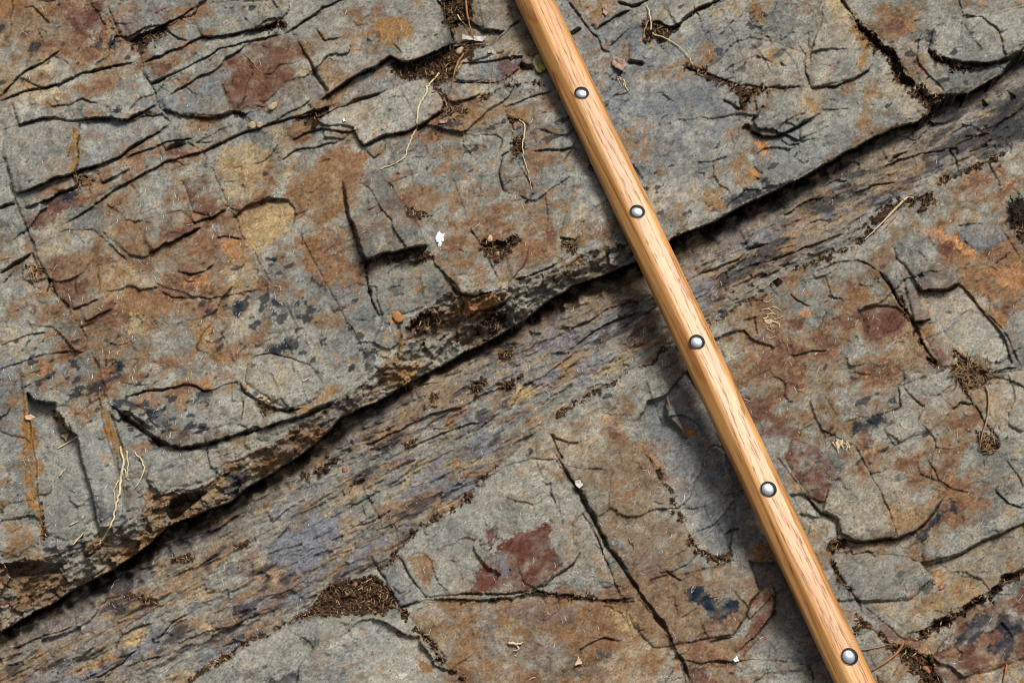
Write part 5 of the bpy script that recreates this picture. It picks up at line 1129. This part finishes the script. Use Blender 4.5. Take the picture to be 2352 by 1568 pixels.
# ---------------------------------------------------------------- roots, stalks, leaves, chips and pebbles lying on the rock
M_PALE = simple('pale_root', (206, 188, 150), .7, .2, 300); M_TAN = simple('tan_stalk', (158, 124, 86), .6, .25, 250)
M_NEEDLE = simple('orange_brown_needle', (158, 104, 62), .55, .3, 200); M_RED = simple('red_brown_twig', (104, 62, 46), .6, .3, 250)
M_STRAW = simple('straw', (206, 186, 148), .6, .2, 250); M_WHITE = simple('white_deposit', (236, 236, 232), .6, .04, 400)
M_LEAFG = simple('yellow_green_leaf', (142, 142, 84), .5, .3, 160, .3, (162, 150, 84)); M_LEAFB = simple('dry_brown_leaf', (142, 110, 92), .6, .3, 220, .3, (160, 130, 112))
M_BARK = simple('silvery_flake', (196, 188, 180), .7, .2, 300); M_CHIP = simple('pale_wood_chip', (206, 166, 128), .7, .2, 300)
M_ORST = simple('orange_nodule', (160, 112, 68), .8, .25, 300); M_TANST = simple('tan_pebble', (170, 148, 116), .8, .25, 300); M_BUD = simple('reddish_seed', (152, 96, 74), .45, .25, 300)
M_MOSS = simple('dark_moss', (44, 36, 28), .95, .5, 500); M_DRY = simple('dry_root', (124, 98, 70), .7, .3, 250)
ROOT = 'root'
stalk('root', 1, 0, [(672, 505), (640, 545), (600, 592), (575, 660), (530, 745), (522, 830), (520, 880), (490, 940), (460, 1010), (440, 1075), (400, 1110), (340, 1140), (270, 1165)], 2.6, M_PALE, 'long thin pale root winding down across the long pale grey slab', ROOT, 1, taper=(.9, 1, .5))
stalk('pine_needle', 1, 0, [(856, -60), (862, 60), (880, 160), (912, 268)], 3.2, M_NEEDLE, 'orange-brown stalk hanging from the top edge onto the silvery flake', 'needle', 2, 6, jit=.3)
stalk('root', 1, 0, [(798, 104), (828, 145), (866, 182)], 2.2, M_PALE, 'short pale rootlet curving over brown soil near the black hole', ROOT, 3, 4, jit=.3)
stalk('pine_needle', 1, 0, [(842, 372), (800, 440), (775, 520), (762, 600)], 3.0, M_NEEDLE, 'curved reddish-brown needle bridging the soil hollow to the bluish slab', 'needle', 4, 5, jit=.3)
stalk('root', 1, 0, [(1225, 828), (1262, 860), (1260, 940), (1250, 1010), (1260, 1100), (1285, 1190), (1312, 1310)], 1.8, M_PALE, 'fine pale root trailing down the crack beside the upright grey block', ROOT, 5, 1)
stalk('root', 1, 0, [(662, 622), (705, 670), (730, 740), (712, 795)], 2.0, M_TAN, 'short tan root at the rounded end of the long pale slab', ROOT, 6)
stalk('root', 1, 0, [(1052, 425), (1042, 520), (1020, 600), (965, 662)], 1.4, M_TAN, 'hair-fine tan root crossing the smooth bluish slab', ROOT, 7)
stalk('root', 0, 2, [(832, -60), (850, 40), (835, 150), (825, 250), (795, 370), (775, 450), (730, 540), (678, 612)], 3.0, M_PALE, 'long forked pale root hanging over the ledge edge at the lower left', ROOT, 8, 2, branches=[[(828, 165), (792, 230), (783, 315)], [(872, -30), (886, 80), (868, 130), (888, 172)], [(845, 90), (870, 110), (880, 150)]])
stalk('root', 0, 2, [(930, -20), (990, 60), (985, 130), (925, 238)], 2.0, M_PALE, 'small curled pale root right of the long forked root', ROOT, 9, 1)
stalk('root', 2, 1, [(2090, 1085), (2110, 1150), (2112, 1250), (2092, 1350), (2066, 1430), (2052, 1522)], 2.8, M_TAN, 'bowed tan root dropping from the root tangle at the right edge', ROOT, 10, 2, jit=.4)
stalk('grass_stem', 2, 0, [(1592, 1362), (1540, 1368), (1470, 1440), (1400, 1510), (1340, 1572), (1255, 1650)], 2.8, M_STRAW, 'bleached grass stem lying over the soil line on the right', 'grass stem', 11, 3, jit=.4)
stalk('grass_stem', 2, 0, [(1478, 1482), (1440, 1520), (1390, 1580)], 1.8, M_TAN, 'short tan grass stem below the bleached grass stem', 'grass stem', 12, 2, jit=.3)
stalk('pine_needle', 2, 2, [(1527, 1283), (1480, 1360), (1390, 1430), (1308, 1482)], 3.0, M_NEEDLE, 'orange needle lying across soil beside the lower end of the stick', 'needle', 13, 3, jit=.3)
stalk('grass_stem', 2, 2, [(1225, 1342), (1330, 1326), (1425, 1300)], 1.6, M_TAN, 'thin tan stem on the small four-sided grey chip', 'grass stem', 14, 1, jit=.3)
stalk('twig', 1, 1, [(1296, 130), (1270, 230), (1210, 310), (1150, 382)], 2.0, M_RED, 'thin dark red twig on rusty rock right of the soil hole', 'twig', 15, 1, jit=.5)
stalk('root', 1, 0, [(2105, 40), (2128, 120), (2150, 235), (2250, 270), (2352, 345), (2392, 395), (2427, 455)], 2.2, M_PALE, 'pale root running over dark soil at the top right of the stick', ROOT, 16, 2)
stalk('root', 1, 0, [(2125, 130), (2095, 200), (2075, 250)], 2.0, M_TAN, 'short tan rootlet in the soil patch upper right of the stick', ROOT, 17, 2)
stalk('root', 1, 0, [(1900, 535), (1940, 545), (1960, 600), (1990, 640)], 1.8, M_PALE, 'curled pale rootlets below the dry brown leaf', ROOT, 18, 1, branches=[[(1905, 540), (1935, 560), (1950, 610)], [(1900, 545), (1920, 570), (1930, 600)]])
stalk('root', 0, 0, [(1688, 378), (1740, 430), (1770, 470), (1805, 505)], 1.4, M_TAN, 'tan thread of root on the large red-brown block', ROOT, 19, .5)
stalk('pine_needle', 2, 2, [(2236, 1440), (2226, 1500), (2205, 1600)], 2.6, M_NEEDLE, 'orange-brown needle at the bottom edge below the red-brown slab', 'needle', 20, 1, jit=.3)
for i, (pts, lab) in enumerate([([(395, 1522), (450, 1490), (528, 1443)], 'pale straw beside a wood chip in the smooth grey recess'), ([(480, 2050), (540, 2020)], 'short pale straw low in the smooth grey recess'),
    ([(500, 2184), (580, 2098)], 'pale straw at the lower rim of the smooth grey recess'), ([(408, 1712), (448, 1660)], 'short pale straw in the middle of the smooth grey recess'), ([(2085, 1060), (2130, 1035)], 'pale straw on the rounded knob of the ledge')]):
    stalk('straw', 0, 1, pts, 2.0, M_STRAW, lab, 'straw', 30 + i, .5, jit=.3, group='pale straws on the rock')
def tuft(name, c, r, n, x0, y0, sx, sy, ang, ln, rad, mat, label, cat, seed, spread=0.6, up=2):
    rng = np.random.default_rng(seed); V = []; F = []
    for k in range(n):
        x, y = x0 + rng.normal(0, sx), y0 + rng.normal(0, sy); a = R(ang) + rng.normal(0, spread); l = ln * rng.uniform(.5, 1.2); b = a + rng.normal(0, .7)
        pts = T(c, r, [(x, y), (x + l * .5 * math.cos(a), y + l * .5 * math.sin(a)), (x + l * .5 * (math.cos(a) + math.cos(b)), y + l * .5 * (math.sin(a) + math.sin(b)))])
        q, h = lying(pts, rad, up * rng.uniform(.2, 1), n=4, jit=.4, seed=seed * 100 + k); v, f = tube_geo(P(q[:, 0], q[:, 1], h), np.linspace(1, .4, len(q)) * rad * U, 5)
        o_ = len(V); V += v; F += [tuple(i + o_ for i in g) for g in f]
    return tag(mesh_obj(name, V, F, mat), label, cat)
tuft('root_tangle', 2, 1, 110, 1990, 990, 55, 40, 40, 90, 1.7, M_DRY, 'tangle of fine dry roots filling the triangular hollow at the right', 'roots', 3, 1.6, 6)
tuft('root_tuft', 2, 1, 24, 580, 640, 26, 50, 10, 66, 1.2, M_STRAW, 'flattened whitish tuft of dead rootlets on the brown slab right of the stick', 'root tuft', 4, .35, .8)
tuft('root_tuft', 2, 1, 16, 1100, 1475, 32, 12, 80, 60, 1.8, M_STRAW, 'small comb-like tuft of straw-coloured rootlets on grey rock', 'root tuft', 5, .4, 3)
tuft('root_tuft', 0, 1, 16, 230, 290, 18, 30, 80, 60, 1.7, M_TAN, 'little tuft of tan rootlets in the dark open joint at the left', 'root tuft', 6, 1.0, 3)
tuft('root_tuft', 0, 0, 18, 570, 1245, 30, 18, 20, 80, 1.6, M_DRY, 'tuft of brown rootlets beside the small pale grey lump', 'root tuft', 7, 1.2, 3)
tuft('root_tuft', 1, 0, 24, 760, 745, 35, 35, 50, 70, 1.6, M_DRY, 'wispy brown rootlets at the rounded end of the long pale slab', 'root tuft', 8, 1.5, 3)
tuft('root_tuft', 2, 1, 20, 2110, 1470, 30, 40, 60, 70, 1.8, M_DRY, 'brown rootlets in the soil under the bowed tan root', 'root tuft', 9, 1.3, 3)
tuft('root_tuft', 1, 1, 22, 1590, 120, 25, 18, 45, 50, 1.6, M_DRY, 'dark little clump of rootlets near the stick on the ledge edge', 'root tuft', 10, 1.3, 3)
tuft('root_tuft', 0, 1, 20, 1820, 1210, 25, 30, 70, 60, 1.5, M_DRY, 'rootlets caught in the notch beside the rounded knob', 'root tuft', 11, 1.3, 3)
flake('leaf', 1, 0, [(1318, 425), (1338, 382), (1385, 368), (1425, 430), (1405, 480), (1372, 505), (1345, 497), (1325, 455)], .8, 6, M_LEAFG, 'yellow-green leaf half hidden under the stick', 'leaf', 4, seed=1)
flake('leaf', 1, 0, [(1868, 398), (1900, 402), (1950, 412), (1966, 450), (1935, 488), (1890, 468), (1865, 440)], .8, 6, M_LEAFB, 'crumpled dry brown leaf on grey rock right of the stick', 'leaf', 3, seed=2)
flake('leaf', 1, 0, [(665, 838), (698, 818), (738, 808), (726, 845), (690, 852)], .8, 4, M_LEAFB, 'small torn brown leaf under the rounded slab end', 'leaf', 2, seed=3)
flake('leaf', 1, 0, [(1802, 30), (1830, 40), (1842, 90), (1820, 116), (1802, 90)], .8, 4, M_LEAFB, 'narrow pinkish dry leaf on tan rock at the top right of the stick', 'leaf', 2, seed=4)
flake('leaf', 1, 2, [(1610, 176), (1642, 168), (1666, 206), (1640, 228), (1614, 206)], .8, 4, M_BARK, 'pale pink leaf scrap in the long diagonal crack', 'leaf', 3, seed=5)
flake('bark_flake', 1, 0, [(832, 232), (862, 250), (900, 246), (945, 252), (997, 255), (972, 286), (900, 278), (833, 272)], .9, 3, M_BARK, 'silvery white bark flake lying on litter near the top', 'bark flake', 5, seed=6)
flake('wood_chip', 0, 1, [(168, 1300), (212, 1285), (248, 1308), (205, 1326), (176, 1322)], 3, 2, M_CHIP, 'pale wood chip on the ochre strip at the left', 'wood chip', 2, seed=7)
flake('wood_chip', 0, 1, [(425, 1432), (476, 1414), (456, 1466)], 3, 2, M_CHIP, 'pale triangular wood chip in the smooth grey recess', 'wood chip', 2, seed=8)
flake('wood_chip', 1, 2, [(1608, 1446), (1636, 1380), (1662, 1432)], 3, 2, M_CHIP, 'tan wood chip on the broad rusty slab at the bottom', 'wood chip', 1, seed=9)
flake('bird_dropping', 1, 1, [(652, 62), (660, 40), (678, 28), (692, 44), (712, 40), (704, 66), (706, 92), (694, 108), (688, 132), (672, 140), (664, 122), (674, 102), (656, 104), (648, 84)], .8, -1.2, M_WHITE, 'bright white splash of bird dropping on the rock face', 'bird dropping', .6, seed=10)
flake('white_chip', 2, 2, [(348, 1406), (375, 1384), (392, 1416), (365, 1426)], 3, 1, M_WHITE, 'small white chip in the crack at the bottom, left of the stick', 'chip', 1, seed=11)
flake('white_chip', 1, 0, [(5, 825), (20, 812), (30, 832), (15, 842)], 2, 1, M_WHITE, 'tiny white chip at the left end of the long pale slab', 'chip', 1, seed=12)
stalk('bone_splinter', 1, 2, [(1150, 1288), (1210, 1300), (1248, 1285)], 3.4, M_STRAW, 'small forked bone-like splinter on the broad rusty slab', 'splinter', 21, 1, branches=[[(1205, 1300), (1225, 1330), (1185, 1348)]])
for i, (c, r, xy, rd, m, lab, cat) in enumerate([(1, 1, (390, 620), 11, M_ORST, 'round orange nodule sticking out of the ledge edge', 'nodule'), (1, 1, (1118, 403), 5.5, M_TANST, 'tan pebble resting on the ledge front', 'pebble'),
    (1, 1, (1085, 486), 5, M_BUD, 'reddish seed on the ledge front below the tan pebble', 'seed'), (1, 1, (1025, 76), 6, M_CHIP, 'pale crumb in the top of the soil hole', 'crumb'), (1, 1, (1085, 188), 6.5, M_TANST, 'tan pebble at the bottom of the soil hole', 'pebble'),
    (2, 2, (1632, 1350), 5, M_BUD, 'pinkish red seed in soil left of the red-brown corner slab', 'seed'), (2, 2, (1686, 1475), 6, M_BUD, 'larger red seed in soil at the bottom right', 'seed'), (2, 2, (1786, 908), 5.5, M_BUD, 'orange-red bud scale on the broad tan slab', 'seed'),
    (1, 1, (1030, 628), 4.5, M_CHIP, 'ochre seed in the soil pocket of the ledge front', 'seed'), (1, 2, (25, 102), 5.5, M_BUD, 'orange seed on the streaky sheared layer', 'seed'), (1, 2, (96, 888), 5, M_BUD, 'orange seed on the hollow of brown litter', 'seed'),
    (1, 0, (1196, 872), 6, M_BUD, 'rust-red bud husk hanging beside the fine pale root', 'seed'), (1, 0, (862, 350), 4.5, M_BUD, 'bright red seed on soil near the small triangular chip', 'seed'), (0, 0, (1738, 864), 8, M_TANST, 'left of two pale stones lodged in the crack below the red-brown block', 'pebble'),
    (0, 0, (1788, 862), 7, M_TANST, 'right of two pale stones lodged in the crack below the red-brown block', 'pebble'), (0, 0, (275, 605), 4, M_CHIP, 'tiny tan crumb under the small oval grey block', 'crumb'), (0, 0, (1880, 735), 9, M_TANST, 'buff pebble embedded below the large red-brown block', 'pebble'),
    (1, 0, (815, 352), 9, M_TANST, 'pinkish brown pebble on soil beside the big block end', 'pebble'), (2, 1, (178, 676), 5, M_BUD, 'red scale at the stick edge on the soil line', 'seed'), (1, 2, (400, 1224), 5.5, M_RED, 'dark round seed on the bottom pale grey slab', 'seed')]):
    pebble('pebble' if cat == 'pebble' else cat.replace(' ', '_'), c, r, xy, rd, m, lab, cat, seed=40 + i)
tuft('moss_clump', 2, 0, 260, 2325, 1450, 26, 36, 90, 45, 2.4, M_MOSS, 'dark shaggy clump of moss at the right edge', 'moss', 12, 2.5, 14)

# litter: crumbs, bark bits and fibre on the soil; nobody could count it
def scatter_stuff(name, n, weight, maker, label, cat, seed, mat):
    rng = np.random.default_rng(seed); wgt = (weight * ((X > -60) & (X < 2410) & (Y > -60) & (Y < 1630))).ravel().astype(float); wgt /= wgt.sum()
    idx = rng.choice(len(wgt), n, p=wgt); V = []; F = []; C = []
    for i in idx:
        x = X.ravel()[i] + rng.uniform(-1, 1); y = Y.ravel()[i] + rng.uniform(-1, 1); v, f, c = maker(rng, x, y, float(H.ravel()[i]))
        o_ = len(V); V += list(v); F += [tuple(k + o_ for k in g) for g in f]; C += [c] * len(v)
    return tag(mesh_obj(name, V, F, mat, smooth=False, cols=C), label, cat, kind='stuff')
def crumb_maker(rng, x, y, h):
    s = rng.lognormal(.75, .45); p = rng.normal(0, 1, (6, 3)) * .25 + np.array([[1, 0, 0], [-1, 0, 0], [0, 1, 0], [0, -1, 0], [0, 0, .8], [0, 0, -.8]])
    c = P(x, y, h + s * .4); F = [(0, 2, 4), (2, 1, 4), (1, 3, 4), (3, 0, 4), (2, 0, 5), (1, 2, 5), (3, 1, 5), (0, 3, 5)]
    col = [PAL['SO'] * .8, PAL['SO'] * 1.2, PAL['DB'], PAL['DB'] * 1.3, PAL['RU'] * .7, PAL['OC']][rng.choice(6, p=[.28, .3, .22, .1, .06, .04])]
    return c + p * s * U, F, col
def bit_maker(rng, x, y, h):
    l = rng.uniform(5, 16); a = rng.uniform(0, 6.28); b = a + rng.normal(0, .6); wd = rng.uniform(.5, 1.5)
    z = h + rng.uniform(.8, 3.5); pts = [(x, y, z), (x + l / 2 * math.cos(a), y + l / 2 * math.sin(a), z + rng.normal(.8, 1.2)), (x + l / 2 * (math.cos(a) + math.cos(b)), y + l / 2 * (math.sin(a) + math.sin(b)), z + rng.normal(0, 1.5))]
    v, f = tube_geo(np.array([P(*q) for q in pts]), np.array([.7, 1, .4]) * wd * U, 4)
    col = [PAL['TN'] * .8, PAL['OC'] * .8, PAL['RU'] * .8, PAL['DB'], PAL['TN'] * 1.3, PAL['OR'] * .7][rng.integers(6)]
    return v, f, col
inside = (SOIL > .6)
scatter_stuff('litter', 7500, inside * 1.0, crumb_maker, 'loose dark crumbs scattered over the soil in the cracks', 'litter', 70, M_SOIL)
scatter_stuff('litter', 2600, inside + .004 * (1 - SOIL) * np.clip(DIRT, 0, 1), bit_maker, 'tiny tan bits of fibre and bark scattered over the soil', 'litter', 71, M_ROCK)
# fine white root hairs clinging to the rusty faces
def hair_maker(rng, x, y, h):
    l = rng.lognormal(2.25, .4); a = rng.choice([R(-60), R(-30), R(60), R(75), R(20)]) + rng.normal(0, .4); b = a + rng.normal(0, .5); wd = rng.uniform(.35, .85)
    pts = [(x, y, 0), (x + l / 2 * math.cos(a), y + l / 2 * math.sin(a), 0), (x + l / 2 * (math.cos(a) + math.cos(b)), y + l / 2 * (math.sin(a) + math.sin(b)), 0)]
    z = [float(surf(np.array([q[0]]), np.array([q[1]]))[0]) + wd * .8 for q in pts]
    v, f = tube_geo(np.array([P(q[0], q[1], zz) for q, zz in zip(pts, z)]), np.array([.8, 1, .5]) * wd * U, 4)
    return v, f, PAL['WH'] * rng.uniform(.5, 1.1)
hz = 1.0 * blob(330, 850, 330, 320, -20) + .9 * blob(470, 470, 120, 60) + 1.0 * blob(60, 1150, 130, 190) + .8 * blob(1900, 820, 330, 260) + .5 * blob(1420, 1300, 260, 200) + .7 * blob(2200, 950, 150, 120) + .5 * blob(1180, 520, 120, 120) + .4 * blob(980, 980, 420, 90, -27) + .25
clump = ss(-.4, 1.6, noise(80, 16, 160, 1.0))
scatter_stuff('root_hairs', 1800, hz * clump * (1 - SOIL) * upper + hz * clump * (1 - SOIL) * lower * .9 + hz * .3 * band, hair_maker, 'fine white root hairs clinging to the rock faces', 'root hairs', 72, M_ROCK)
